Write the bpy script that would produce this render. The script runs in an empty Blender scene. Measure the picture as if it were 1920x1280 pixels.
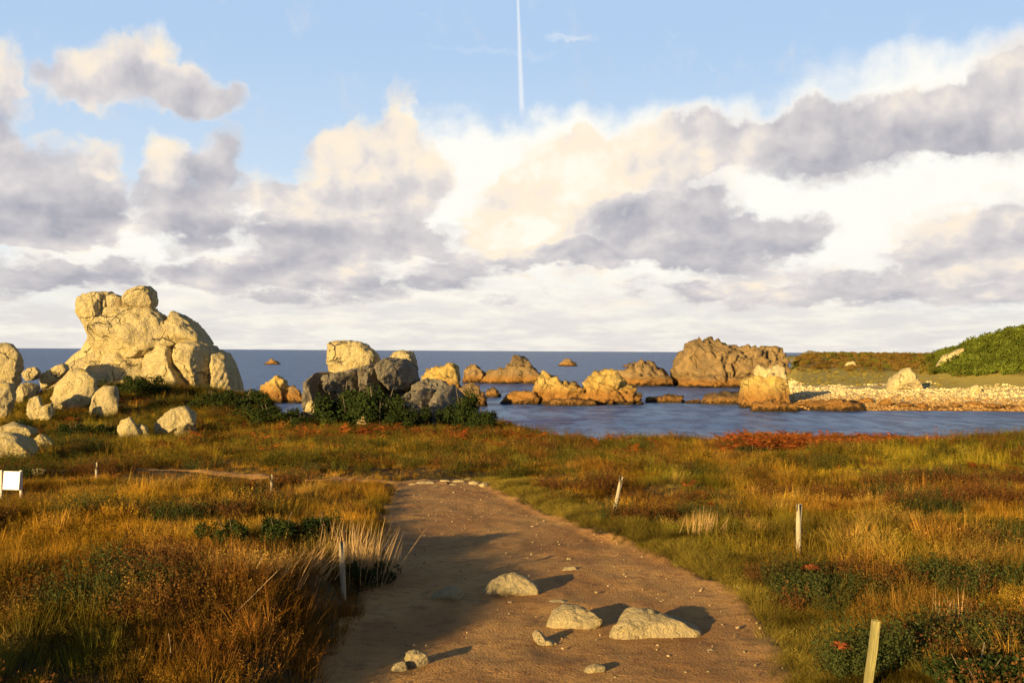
import bpy, bmesh, math, random
import numpy as np
from mathutils import Vector, Matrix

random.seed(7)
SC = bpy.context.scene
COL = SC.collection
R = math.radians

# ------------------------------------------------------------------ camera
FPX = 1900.0                      # focal length in photograph pixels (1920 wide)
CAM_Z = 8.0                       # eye height above the sea
CAM_M = Matrix.Rotation(R(90.53), 4, 'X') @ Matrix.Rotation(R(0.33), 4, 'Z')
cam_data = bpy.data.cameras.new('camera')
cam_data.sensor_width = 36.0
cam_data.lens = 36.0 * FPX / 1920.0
cam_data.clip_start = 0.1
cam_data.clip_end = 60000
cam = bpy.data.objects.new('camera', cam_data)
cam.matrix_world = Matrix.Translation((0, 0, CAM_Z)) @ CAM_M
COL.objects.link(cam)
SC.camera = cam
CAM_R = np.array(CAM_M.to_3x3())

# ------------------------------------------------------------------ light
SUN_AZ, SUN_EL = 35.0, 11.0       # light travels 35 degrees right of forward, 11 degrees down
EXPOSURE = 1.1
SKY_STRENGTH = 0.05
travel = Vector((math.sin(R(SUN_AZ)) * math.cos(R(SUN_EL)), math.cos(R(SUN_AZ)) * math.cos(R(SUN_EL)), -math.sin(R(SUN_EL))))
sun_data = bpy.data.lights.new('sun', 'SUN')
sun_data.energy = 5.0
sun_data.angle = R(0.55)
sun_data.color = (1.0, 0.72, 0.31)
sun = bpy.data.objects.new('sun', sun_data)
sun.rotation_euler = travel.to_track_quat('-Z', 'Y').to_euler()
sun.location = (-40, -60, 30)
COL.objects.link(sun)

SC.view_settings.view_transform = 'Standard'
SC.view_settings.look = 'None'
SC.view_settings.exposure = EXPOSURE
SC.view_settings.gamma = 1.0
SC.view_settings.use_curve_mapping = False
SC.cycles.adaptive_threshold = 0.02
SC.cycles.max_bounces = 6
SC.cycles.diffuse_bounces = 3
SC.cycles.glossy_bounces = 2
SC.cycles.transmission_bounces = 3
SC.cycles.transparent_max_bounces = 4


def ray(px, py):
    """unit-forward world ray through a photograph pixel (y component = 1)"""
    c = np.array([(px - 960) / FPX, -(py - 640) / FPX, -1.0])
    w = CAM_R @ c
    return w / w[1]


def at(px, py, d):
    w = ray(px, py)
    return np.array([w[0] * d, d, CAM_Z + w[2] * d])


def sky_uv(px, py):
    w = ray(px, py)
    n = w / np.linalg.norm(w)
    return math.atan2(n[0], n[1]), math.asin(n[2])


# ------------------------------------------------------------------ node helper
class NT:
    def __init__(self, tree):
        self.t = tree
        self.n = tree.nodes
        self.l = tree.links

    def node(self, typ, **kw):
        nd = self.n.new(typ)
        for k, v in kw.items():
            setattr(nd, k, v)
        return nd

    def put(self, sock, v):
        if isinstance(v, bpy.types.NodeSocket):
            self.l.new(v, sock)
        elif v is not None:
            if sock.type == 'RGBA' and len(v) == 3:
                v = (*v, 1)
            sock.default_value = v

    def math(self, op, a, b=None, c=None, clamp=False):
        nd = self.node('ShaderNodeMath', operation=op, use_clamp=clamp)
        for i, v in enumerate((a, b, c)):
            if v is not None:
                self.put(nd.inputs[i], v)
        return nd.outputs[0]

    def vmath(self, op, a, b=None, scale=None):
        nd = self.node('ShaderNodeVectorMath', operation=op)
        self.put(nd.inputs[0], a)
        if b is not None:
            self.put(nd.inputs[1], b)
        if scale is not None:
            self.put(nd.inputs['Scale'], scale)
        return nd.outputs['Value' if op in ('LENGTH', 'DOT_PRODUCT') else 'Vector']

    def noise(self, vec, scale, detail=4, rough=0.55, color=False, lac=2.0, dist=0.0, dim='3D'):
        nd = self.node('ShaderNodeTexNoise', noise_dimensions=dim)
        self.put(nd.inputs['Vector'], vec)
        nd.inputs['Scale'].default_value = scale
        nd.inputs['Detail'].default_value = detail
        nd.inputs['Roughness'].default_value = rough
        nd.inputs['Lacunarity'].default_value = lac
        nd.inputs['Distortion'].default_value = dist
        return nd.outputs['Color' if color else 'Fac']

    def voronoi(self, vec, scale, feature='F1', rand=1.0):
        nd = self.node('ShaderNodeTexVoronoi', feature=feature)
        self.put(nd.inputs['Vector'], vec)
        nd.inputs['Scale'].default_value = scale
        nd.inputs['Randomness'].default_value = rand
        return nd

    def ramp(self, v, a, b, lo=0.0, hi=1.0, smooth=True):
        nd = self.node('ShaderNodeMapRange', interpolation_type='SMOOTHSTEP' if smooth else 'LINEAR', clamp=True)
        self.put(nd.inputs[0], v)
        self.put(nd.inputs[1], a)
        self.put(nd.inputs[2], b)
        self.put(nd.inputs[3], lo)
        self.put(nd.inputs[4], hi)
        return nd.outputs[0]

    def mix(self, f, a, b, blend='MIX'):
        nd = self.node('ShaderNodeMix', data_type='RGBA', blend_type=blend)
        self.put(nd.inputs[0], f)
        self.put(nd.inputs[6], a)
        self.put(nd.inputs[7], b)
        return nd.outputs[2]

    def map(self, vec, loc=(0, 0, 0), rot=(0, 0, 0), scale=(1, 1, 1), typ='POINT'):
        nd = self.node('ShaderNodeMapping', vector_type=typ)
        self.put(nd.inputs[0], vec)
        nd.inputs[1].default_value = loc
        nd.inputs[2].default_value = rot
        nd.inputs[3].default_value = scale
        return nd.outputs[0]

    def bump(self, h, strength=0.5, dist=0.1, normal=None):
        nd = self.node('ShaderNodeBump')
        nd.inputs['Strength'].default_value = strength
        nd.inputs['Distance'].default_value = dist
        self.put(nd.inputs['Height'], h)
        if normal is not None:
            self.put(nd.inputs['Normal'], normal)
        return nd.outputs[0]


# ------------------------------------------------------------------ world: sky with cumulus
CLOUDS = [  # px, py, rx, ry, tilt, weight, lit
    (260, 168, 200, 46, 3, 1.0, .42), (278, 100, 44, 55, 0, .9, .80), (150, 145, 80, 48, 0, .9, .68), (380, 188, 85, 28, 8, .9, .12),
    (220, 120, 70, 45, -25, .8, .7), (330, 160, 90, 40, 0, .8, .4),
    (-5, 125, 50, 55, 0, 1.0, .95), (5, 215, 48, 70, 0, .9, .3), (-10, 280, 80, 50, 0, .9, .15),
    (70, 395, 180, 78, 0, 1.3, .06), (60, 335, 130, 60, 0, 1.0, .2), (150, 285, 75, 34, 0, .8, .5), (195, 318, 45, 32, 0, .8, .7), (-5, 365, 40, 60, 0, .8, .6), (190, 400, 60, 70, 0, .7, .1),
    (370, 375, 105, 85, 0, 1.2, .04), (405, 300, 62, 52, 0, .9, .15), (312, 298, 38, 54, 0, 1.0, .85), (345, 440, 90, 45, 0, .9, .08), (430, 262, 34, 45, 10, .6, .25), (260, 345, 50, 40, 0, .5, .2),
    (700, 330, 140, 100, 0, 1.3, .70), (752, 212, 30, 56, 8, .9, .85), (645, 280, 75, 52, 0, 1.0, .6), (775, 340, 70, 90, 0, 1.0, .5), (560, 375, 120, 45, 0, 1.0, .5), (515, 345, 60, 32, 0, .7, .25),
    (650, 440, 180, 55, 0, 1.2, .12), (500, 455, 90, 45, 0, 1.0, .02), (790, 452, 110, 40, 0, 1.0, .30), (730, 270, 70, 60, 0, .8, .8),
    (985, 405, 120, 85, 0, 1.5, 1.1), (1080, 330, 150, 90, -15, 1.5, 1.1), (1210, 290, 170, 65, -12, 1.2, .72), (1300, 270, 90, 70, 0, .9, .55), (920, 440, 60, 45, 0, 1.0, .8),
    (1240, 425, 210, 62, 4, 1.3, .05), (1400, 460, 170, 52, 6, 1.2, .03), (1130, 478, 230, 26, -2, 1.0, .0), (1290, 370, 110, 55, 0, .8, .35), (1510, 440, 60, 40, -20, .7, .15),
    (1600, 240, 360, 62, 8, 1.2, .30), (1860, 190, 230, 78, 8, 1.0, .36), (1410, 240, 170, 44, 8, .9, .42), (1905, 100, 80, 60, 10, .7, .5), (1720, 275, 290, 42, 6, 1.0, .16), (1880, 260, 160, 50, 4, 1.0, .2),
    (1800, 450, 150, 62, 0, 1.1, .58), (1910, 440, 130, 75, 0, 1.1, .48), (1880, 510, 150, 45, 0, 1.0, .55), (1745, 505, 90, 35, 0, .9, .3), (1610, 545, 130, 30, 0, 1.0, .12), (1790, 555, 180, 22, 0, .9, .1), (1540, 520, 60, 40, 0, .5, .2), (1740, 532, 50, 24, 0, .7, .8),
    (1090, 505, 75, 34, -10, .9, .72), (1300, 552, 52, 20, 0, 1.0, .05), (1400, 530, 110, 34, 0, 1.0, .55), (1450, 560, 110, 22, 0, .9, .3), (1200, 540, 80, 16, 0, .5, .2), (1170, 560, 90, 12, 0, .5, .3),
    (40, 512, 100, 28, 0, 1.0, .08), (170, 522, 100, 28, 0, 1.0, .12), (330, 512, 130, 24, 0, .8, .2), (470, 520, 150, 36, 0, 1.0, .28), (610, 505, 160, 40, 0, 1.0, .32), (700, 545, 130, 26, 0, 1.0, .12), (520, 565, 110, 16, 0, .9, .1), (845, 525, 90, 28, 0, .9, .15), (938, 557, 42, 13, 0, .9, .05), (880, 492, 140, 24, 0, .9, .35), (640, 520, 70, 16, 0, .7, .7), (60, 450, 140, 26, 0, .8, .15), (20, 550, 60, 14, 0, .6, .1),
]
VEIL = [  # thin bright high cloud: px, py, rx, ry, tilt, weight
    (1150, 400, 520, 200, 6, 1.1), (1700, 330, 560, 230, 10, 1.1), (1000, 300, 330, 110, 0, .7), (420, 470, 420, 130, 0, .8), (200, 440, 120, 60, 0, .5),
    (850, 370, 160, 150, 0, .6), (1880, 120, 260, 90, 12, .5), (600, 420, 700, 160, 0, .4), (960, 545, 1500, 90, 0, .55),
    (1070, 76, 62, 9, -4, .42), (1030, 66, 40, 8, -12, .25), (880, 104, 170, 16, 0, .32), (1265, 64, 26, 13, 0, .32), (1335, 106, 22, 9, 0, .24), (800, 38, 50, 11, 5, .25), (1160, 100, 30, 6, 0, .15),
]


def build_world():
    w = bpy.data.worlds.new('World')
    SC.world = w
    w.use_nodes = True
    w.cycles.sampling_method = 'NONE'
    g = NT(w.node_tree)
    g.n.clear()
    out = g.node('ShaderNodeOutputWorld')
    bg = g.node('ShaderNodeBackground')
    bg.inputs['Strength'].default_value = SKY_STRENGTH
    g.l.new(bg.outputs[0], out.inputs[0])
    sky = g.node('ShaderNodeTexSky', sky_type='NISHITA', sun_disc=False)
    sky.sun_elevation = R(SUN_EL)
    sky.sun_rotation = R(SUN_AZ + 180)
    sky.air_density = 0.6
    sky.dust_density = 0.6
    sky.ozone_density = 1.6
    noise2 = lambda *a, **k: g.noise(*a, dim='2D', **k)
    tc = g.node('ShaderNodeTexCoord')
    sep = g.node('ShaderNodeSeparateXYZ')
    g.l.new(tc.outputs['Generated'], sep.inputs[0])
    u = g.math('ARCTAN2', sep.outputs[0], sep.outputs[1])
    v = g.math('ARCSINE', sep.outputs[2])
    cmb = g.node('ShaderNodeCombineXYZ')
    g.put(cmb.inputs[0], u)
    g.put(cmb.inputs[1], v)
    P = cmb.outputs[0]
    # cloud texture tightens towards the horizon
    vp = g.math('MULTIPLY', g.math('LOGARITHM', g.math('MAXIMUM', g.math('ADD', v, .055), .02), 2.71828), .20)
    cmb2 = g.node('ShaderNodeCombineXYZ')
    g.put(cmb2.inputs[0], u)
    g.put(cmb2.inputs[1], vp)
    PN = cmb2.outputs[0]
    # swirl the outlines so they billow
    sub = lambda c, s: g.vmath('SCALE', g.vmath('SUBTRACT', c, (.5, .5, .5)), scale=s)
    n1 = noise2(g.map(PN, scale=(1, 1.5, 1)), 11.0, 2, .5, True)
    n2 = noise2(g.map(PN, scale=(1, 1.4, 1), loc=(3.1, 1.7, 0)), 34.0, 4, .55, True)
    vlow = g.ramp(v, .0, .12, .45, 1.0)                     # clouds shrink towards the horizon
    w1 = g.vmath('SCALE', sub(n1, .036), scale=vlow)
    w2 = g.vmath('SCALE', sub(n2, .030), scale=vlow)
    Q = g.vmath('ADD', P, g.vmath('ADD', w1, w2))
    Qf = g.vmath('ADD', PN, g.vmath('SCALE', w2, scale=.35))
    fine = noise2(g.map(Qf, scale=(1, 1.3, 1)), 22.0, 7, .64)
    rl1 = noise2(g.map(Qf, scale=(1, 1.3, 1)), 11.0, 4, .5)
    rl2 = noise2(g.map(Qf, scale=(1, 1.3, 1), loc=(-.012, .020, 0)), 11.0, 4, .5)

    # the patches are summed one after the other: each waits for the sum so far, which keeps the shader small
    acc = None
    TILT = R(8)
    count = [0]

    def turned(vec):
        return g.map(vec, rot=(0, 0, -TILT))

    def blob(vec, px, py, rx, ry, gain, tilted=False):
        nonlocal acc
        cu, cv = sky_uv(px, py)
        if tilted:
            cu, cv = cu * math.cos(TILT) + cv * math.sin(TILT), cv * math.cos(TILT) - cu * math.sin(TILT)
        count[0] += 1
        if acc is not None and count[0] % 2 == 0:
            nd = g.node('ShaderNodeVectorMath', operation='MULTIPLY_ADD')
            g.put(nd.inputs[0], acc)
            nd.inputs[1].default_value = (1e-9, 1e-9, 0)
            g.put(nd.inputs[2], vec)
            vec = nd.outputs[0]
        ix, iy = FPX / rx / 1.06, FPX / ry / 1.06
        nd = g.node('ShaderNodeVectorMath', operation='MULTIPLY_ADD')
        g.put(nd.inputs[0], vec)
        nd.inputs[1].default_value = (ix, iy, 0)
        nd.inputs[2].default_value = (-cu * ix, -cv * iy, 0)
        r2 = g.vmath('DOT_PRODUCT', nd.outputs[0], nd.outputs[0])
        b = g.math('SUBTRACT', 1.0, r2, clamp=True)
        nd = g.node('ShaderNodeVectorMath', operation='MULTIPLY_ADD')
        g.put(nd.inputs[0], b)
        nd.inputs[1].default_value = gain
        g.put(nd.inputs[2], acc if acc is not None else (0, 0, 0))
        acc = nd.outputs[0]

    for px, py, rx, ry, tilt, wt, s in CLOUDS:
        if py > 495:
            rx, ry, wt = rx * 1.0, ry * 1.1, wt * 1.0
        if tilt < 6:
            blob(Q, px, py, rx, ry, (wt, wt * s, 0))
    Qv = g.vmath('ADD', P, g.vmath('ADD', g.vmath('SCALE', w1, scale=1.3), w2))
    for px, py, rx, ry, tilt, wt in VEIL:
        if tilt < 6:
            blob(Qv if rx > 100 else Q, px, py, rx, ry, (0, 0, wt))
    Q8, Qv8 = turned(Q), turned(Qv)
    for px, py, rx, ry, tilt, wt, s in CLOUDS:
        if tilt >= 6:
            blob(Q8, px, py, rx, ry, (wt, wt * s, 0), True)
    for px, py, rx, ry, tilt, wt in VEIL:
        if tilt >= 6:
            blob(Qv8, px, py, rx, ry, (0, 0, wt), True)
    sp = g.node('ShaderNodeSeparateXYZ')
    g.put(sp.inputs[0], acc)
    W, S, V = sp.outputs
    # outside the photograph's field the same kind of broken cloud goes on
    outside = g.ramp(g.math('ABSOLUTE', u), .50, .66)
    band = g.math('MULTIPLY', g.ramp(v, .0, .05), g.ramp(v, .38, .20))
    gen = g.ramp(noise2(g.map(Q, scale=(1, 2.1, 1)), 5.0, 4, .55), .46, .66, 0, 1.2)
    gen = g.math('MULTIPLY', g.math('MULTIPLY', gen, band), outside)
    gl = g.ramp(noise2(g.map(Q, scale=(1, 2.1, 1), loc=(7, 3, 0)), 7.0, 3, .5), .35, .65)
    W = g.math('ADD', W, gen)
    S = g.math('MULTIPLY_ADD', gen, gl, S)
    V = g.math('ADD', V, g.math('MULTIPLY', g.math('MULTIPLY', outside, band), .2))

    shade = g.math('DIVIDE', S, g.math('MAXIMUM', W, .05))
    relief = g.math('ADD', g.math('MULTIPLY', g.math('SUBTRACT', rl1, rl2), 2.4), g.math('MULTIPLY', g.math('SUBTRACT', fine, .5), .55))
    shade = g.math('ADD', shade, g.math('MULTIPLY', relief, .85))
    edge = g.math('MULTIPLY', g.math('SUBTRACT', fine, .5), g.ramp(v, .04, .16, 2.2, 1.3))
    dens = g.math('ADD', W, edge)
    alpha = g.ramp(dens, .0, 1.1, 0, .95)
    thin = g.ramp(dens, .95, .25, 0, .35)                    # thin rims glow
    lit = g.math('ADD', shade, thin)
    K = 1.0 / SKY_STRENGTH / (2 ** EXPOSURE)
    c = lambda r, gg, b: (r * K, gg * K, b * K, 1)
    col = g.mix(g.ramp(lit, -.30, .80, smooth=False), c(.405, .405, .47), c(.86, .795, .76))
    col = g.mix(g.ramp(lit, .45, 1.05), col, c(1.02, .88, .69))
    col = g.mix(g.ramp(lit, .95, 1.45), col, c(1.04, .99, .86))
    # high veil and bright haze along the horizon
    wisps = noise2(g.map(Qf, scale=(1, 2.6, 1)), 9.0, 5, .6)
    veil = g.ramp(g.math('ADD', V, g.math('MULTIPLY', g.math('SUBTRACT', wisps, .5), .5)), .12, .95, 0, .97)
    hz = g.ramp(v, .105, .02, 0, .92)
    base = g.mix(g.ramp(v, .50, .33, .0, .9), sky.outputs[0], g.mix(g.ramp(v, .33, .1), c(.475, .665, .93), c(.68, .82, .96)))
    base = g.mix(veil, base, c(1.02, 1.0, .93))
    low = noise2(g.map(Qf, scale=(1, 2.2, 1)), 15.0, 5, .6)
    base = g.mix(hz, base, g.mix(g.ramp(low, .34, .70), c(.80, .75, .71), c(.98, .93, .81)))
    res = g.mix(alpha, base, col)
    # contrail
    a0, a1 = sky_uv(958, -420), sky_uv(979, 224)
    du, dv = a0[0] - a1[0], a0[1] - a1[1]
    L = math.hypot(du, dv)
    tm = g.map(P, (a1[0], a1[1], 0), (0, 0, math.atan2(dv, du)), (L, 1, 1), 'TEXTURE')
    ts = g.node('ShaderNodeSeparateXYZ')
    g.put(ts.inputs[0], tm)
    wid = g.ramp(ts.outputs[0], .0, .35, .0046, .0021, False)
    across = g.ramp(g.math('DIVIDE', g.math('ABSOLUTE', ts.outputs[1]), wid), 1.0, .05)
    along = g.math('MULTIPLY', g.ramp(ts.outputs[0], .0, .05), g.ramp(ts.outputs[0], 1.0, .9))
    res = g.mix(g.math('MULTIPLY', g.math('MULTIPLY', across, along), .6), res, c(.98, .97, .95))
    g.put(bg.inputs[0], res)


build_world()


# ------------------------------------------------------------------ numpy noise
def _h(ix, iy, iz, s):
    n = (ix.astype(np.uint32) * np.uint32(374761393)) ^ (iy.astype(np.uint32) * np.uint32(668265263)) ^ (iz.astype(np.uint32) * np.uint32(2246822519)) ^ np.uint32((s * 3266489917) & 0xffffffff)
    n = (n ^ (n >> np.uint32(13))) * np.uint32(1274126177)
    n = (n ^ (n >> np.uint32(16))) * np.uint32(2654435761)
    return ((n ^ (n >> np.uint32(15))) & np.uint32(0xffffff)).astype(np.float64) / 0xffffff


def vnoise(x, y, z, s=0):
    x, y, z = np.broadcast_arrays(np.asarray(x, float), np.asarray(y, float), np.asarray(z, float))
    fx, fy, fz = np.floor(x), np.floor(y), np.floor(z)
    ix, iy, iz = fx.astype(np.int64), fy.astype(np.int64), fz.astype(np.int64)
    tx, ty, tz = x - fx, y - fy, z - fz
    tx, ty, tz = [t * t * t * (t * (t * 6 - 15) + 10) for t in (tx, ty, tz)]
    r = 0
    for a in (0, 1):
        for b in (0, 1):
            for c in (0, 1):
                wgt = (tx if a else 1 - tx) * (ty if b else 1 - ty) * (tz if c else 1 - tz)
                r = r + wgt * _h(ix + a, iy + b, iz + c, s)
    return r * 2 - 1


def fbm(x, y, z=0.0, oct=4, s=0, gain=.5):
    x, y, z = np.asarray(x, float), np.asarray(y, float), np.asarray(z, float)
    r, a, f, t = 0, 1, 1, 0
    for i in range(oct):
        r = r + a * vnoise(x * f + 17.3 * i, y * f + 5.7 * i, z * f + 9.1 * i, s + i * 13)
        t += a
        a *= gain
        f *= 2.03
    return r / t


def worley(x, y, z, s=0):
    fx, fy, fz = np.floor(x).astype(np.int64), np.floor(y).astype(np.int64), np.floor(z).astype(np.int64)
    f1 = np.full(x.shape, 9.0)
    f2 = np.full(x.shape, 9.0)
    cid = np.zeros(x.shape)
    for a in (-1, 0, 1):
        for b in (-1, 0, 1):
            for c in (-1, 0, 1):
                gx, gy, gz = fx + a, fy + b, fz + c
                dx = gx + _h(gx, gy, gz, s + 1) - x
                dy = gy + _h(gx, gy, gz, s + 2) - y
                dz = gz + _h(gx, gy, gz, s + 3) - z
                dd = np.sqrt(dx * dx + dy * dy + dz * dz)
                nearer = dd < f1
                f2 = np.where(nearer, f1, np.minimum(f2, dd))
                cid = np.where(nearer, _h(gx, gy, gz, s + 4), cid)
                f1 = np.where(nearer, dd, f1)
    return f1, f2, cid


def sstep(a, b, x):
    t = np.clip((x - a) / (b - a), 0, 1)
    return t * t * (3 - 2 * t)


# ------------------------------------------------------------------ terrain
PY = [-12, 0, 5, 7.35, 9.4, 11, 12.6, 15.4, 19.4, 23, 25.5, 26.6]
PL = [-1.3, -1.3, -1.4, -1.55, -1.62, -1.62, -1.72, -1.98, -2.4, -2.75, -2.9, -2.6]
PR = [1.6, 1.6, 1.75, 2.05, 2.45, 2.55, 2.25, 1.55, .65, -.15, -.6, -1.1]


def path_lr(y):
    return np.interp(y, PY, PL), np.interp(y, PY, PR)


def path_in(x, y, soft=.35):
    l, r = path_lr(y)
    e = np.minimum(x - l, r - x)
    return sstep(-soft, soft, e) * sstep(27.2, 26.0, y) * sstep(-14, -11, y)


def bell(x, c, w):
    return np.exp(-((x - c) / w) ** 2)


def H(x, y, bare=False):
    x = np.asarray(x, float)
    y = np.asarray(y, float)
    z = np.interp(y, [-80, -10, 0, 5, 7.35, 10, 15, 20, 25, 30, 40, 48, 60, 80, 110], [8.5, 7.0, 6.4, 5.85, 5.6, 5.45, 5.2, 4.98, 4.78, 4.6, 4.14, 3.85, 3.75, 3.4, 2.5])
    pin = path_in(x, y)
    l, r = path_lr(y)
    rough = fbm(x * .32, y * .32, 0, 3, 5) * .22 + fbm(x * 1.4, y * 1.4, 0, 3, 9) * .07
    z = z + rough * (1 - pin) * sstep(0, 12, np.hypot(x, y) + 4)
    z = z - .10 * pin
    e = l - x
    z = z + .21 * sstep(.10, .48, e) * sstep(5.5, 1.2, e) * sstep(5.0, 8.0, y) * sstep(17.5, 13, y)
    z = z + .92 * bell(x, 15.5, 6.5) * bell(y, 28, 6.5) + .3 * bell(x, 8, 5) * bell(y, 14, 5)
    z = z + 1.75 * bell(x, -25, 10) * bell(y, 70, 13) + .5 * bell(x, -22, 7) * bell(y, 58, 8)
    # shore edge of the near land
    E = np.interp(x, [-60, -30, -19, -14, -11, -1, 2, 20, 60], [110, 96, 78, 55, 63, 62, 47, 43, 44]) + fbm(x * .15, y * .15, 0, 2, 21) * 2
    t = sstep(0, 1, (y - E) / 15.0)
    z = z * (1 - t) + (-2.6) * t
    # far side of the bay: shingle, heath, hill
    wl = 140 + fbm(x * .05, 0, 0, 2, 31) * 3
    far = np.interp(y - (wl - 140), [122, 140, 150, 168, 190, 206, 235, 300, 420, 700], [-1.6, -.06, .9, 1.7, 2.7, 3.7, 5.4, 7.5, 7.3, 5])
    xb = np.interp(y, [120, 141, 160, 200, 222, 238, 300, 420, 700], [36, 37, 42, 54, 61, 66, 84, 122, 220])
    m = sstep(-7, 3, x - xb)
    far = far + fbm(x * .06, y * .06, 0, 3, 41) * .5 * sstep(170, 230, y)
    far = far + np.interp(x + (195 - y) * .25, [77, 82, 86, 91, 98.5, 112, 140, 200], [0, 1.2, 3.4, 5.8, 8.3, 11, 13, 14]) * bell(y, 200, 26)
    far = -2.6 + (far + 2.6) * m
    far = np.where(y > 900, -4, far)
    z = np.where(y > 105, np.maximum(far, np.where(y < 130, z, -9)), z)
    z = np.where(y > 105, np.maximum(z, -4), z)
    if bare:
        z = z - .035 * path_in(x, y, .12)
    return z


def hit(px, py, lo=3.5, hi=700.0):
    """distance at which a photograph ray meets ground or water"""
    ds = np.concatenate([np.arange(lo, 60, .05), np.arange(60, hi, .25)])
    w = ray(px, py)
    z = CAM_Z + w[2] * ds
    h = np.maximum(H(w[0] * ds, ds), 0.0)
    k = np.nonzero(z <= h)[0]
    return float(ds[k[0]]) if len(k) else hi


def mesh_np(name, v, f, mat=None, smooth=True):
    """mesh from numpy arrays; f is an (n,3) or (n,4) index array"""
    me = bpy.data.meshes.new(name)
    v = np.asarray(v, np.float32)
    f = np.asarray(f, np.int32)
    k = f.shape[1]
    me.vertices.add(len(v))
    me.vertices.foreach_set('co', v.ravel())
    me.loops.add(f.size)
    me.loops.foreach_set('vertex_index', f.ravel())
    me.polygons.add(len(f))
    me.polygons.foreach_set('loop_start', np.arange(0, f.size, k, dtype=np.int32))
    me.polygons.foreach_set('loop_total', np.full(len(f), k, np.int32))
    if smooth:
        me.polygons.foreach_set('use_smooth', np.ones(len(f), bool))
    me.update(calc_edges=True)
    if mat:
        me.materials.append(mat)
    return me


def link(name, data, loc=(0, 0, 0), parent=None):
    o = bpy.data.objects.new(name, data)
    COL.objects.link(o)
    o.location = loc
    o.parent = parent
    return o


def tag(o, label=None, cat=None, group=None, kind=None):
    if label:
        o['label'] = label
    if cat:
        o['category'] = cat
    if group:
        o['group'] = group
    if kind:
        o['kind'] = kind
    return o


def grid_faces(nr, nc):
    i = np.arange(nr * nc).reshape(nr, nc)
    return np.stack([i[:-1, :-1], i[:-1, 1:], i[1:, 1:], i[1:, :-1]], -1).reshape(-1, 4)


# ------------------------------------------------------------------ materials
def material(name):
    m = bpy.data.materials.new(name)
    m.use_nodes = True
    g = NT(m.node_tree)
    g.n.clear()
    out = g.node('ShaderNodeOutputMaterial')
    return m, g, out


def principled(g, out, color, rough=.9, spec=.2, normal=None):
    b = g.node('ShaderNodeBsdfPrincipled')
    g.put(b.inputs['Base Color'], color)
    g.put(b.inputs['Roughness'], rough)
    g.put(b.inputs['Specular IOR Level'], spec)
    if normal is not None:
        g.put(b.inputs['Normal'], normal)
    g.l.new(b.outputs[0], out.inputs[0])
    return b


def pos(g):
    return g.node('ShaderNodeNewGeometry').outputs['Position']


def zof(g, p):
    s = g.node('ShaderNodeSeparateXYZ')
    g.put(s.inputs[0], p)
    return s


def mat_rock(name, base, grey, lichen, tide=None, fine=1.0, dark=.6):
    m, g, out = material(name)
    p = pos(g)
    n_big = g.noise(p, .55 * fine, 4, .6)
    n_mid = g.noise(g.map(p, loc=(4, 7, 2)), 1.9 * fine, 6, .68)
    n_fin = g.noise(p, 7 * fine, 6, .75)
    streak = g.noise(g.map(p, scale=(1.6, 1.6, .35)), 1.3 * fine, 5, .65)
    col = g.mix(g.ramp(n_big, .40, .62), base, grey)
    col = g.mix(g.ramp(n_mid, .54, .68, 0, .75), col, lichen)
    col = g.mix(g.ramp(streak, .52, .70, 0, dark), col, (.15, .115, .07))
    col = g.mix(g.ramp(n_fin, .32, .48, .55, 0), col, (.15, .115, .06))
    crack = g.voronoi(g.vmath('ADD', g.map(p, scale=(1, 1, .7)), g.vmath('SCALE', g.noise(p, .9 * fine, 3, .5, True), scale=1.1)), .42 * fine, 'DISTANCE_TO_EDGE')
    cl = g.math('MULTIPLY', g.ramp(crack.outputs['Distance'], .0, .022, 1, 0), g.ramp(g.noise(g.map(p, loc=(1, 5, 9)), .5 * fine, 2, .5), .50, .60))
    col = g.mix(g.math('MULTIPLY', cl, .6), col, (.05, .04, .03))
    if tide:
        zz = g.math('ADD', zof(g, p).outputs[2], g.math('MULTIPLY', g.math('SUBTRACT', n_mid, .5), 2.6))
        col = g.mix(g.ramp(zz, tide[0], tide[1], 1, 0), col, g.mix(n_fin, (.24, .105, .022), (.42, .22, .06)))
        col = g.mix(g.ramp(zz, .2, .85, .95, 0), col, (.035, .024, .012))
    h = g.math('ADD', g.math('MULTIPLY', n_mid, .7), g.math('MULTIPLY', n_fin, .3))
    h = g.math('SUBTRACT', h, g.math('MULTIPLY', cl, .6))
    principled(g, out, col, .92, .15, g.bump(h, 1.0, .75 / fine))
    return m


ROCK = mat_rock('granite_cream', (.64, .51, .255), (.55, .445, .245), (.58, .43, .10))
ROCK_GREY_AND_SHADE = mat_rock('granite_grey_and_shade', (.29, .25, .19), (.21, .18, .145), (.28, .22, .10))  # naturally grey rock, and shade put into the square outcrop's front
ROCK_TIDE = mat_rock('granite_tidal', (.58, .405, .125), (.47, .305, .085), (.50, .295, .04), tide=(1.2, 3.6))
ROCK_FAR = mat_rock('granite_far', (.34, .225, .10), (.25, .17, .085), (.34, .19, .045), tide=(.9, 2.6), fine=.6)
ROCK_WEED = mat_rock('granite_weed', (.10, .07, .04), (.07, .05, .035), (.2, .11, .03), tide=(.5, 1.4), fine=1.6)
STONE = mat_rock('path_stone', (.52, .41, .22), (.45, .355, .20), (.47, .355, .14), fine=7.0, dark=.35)


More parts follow.
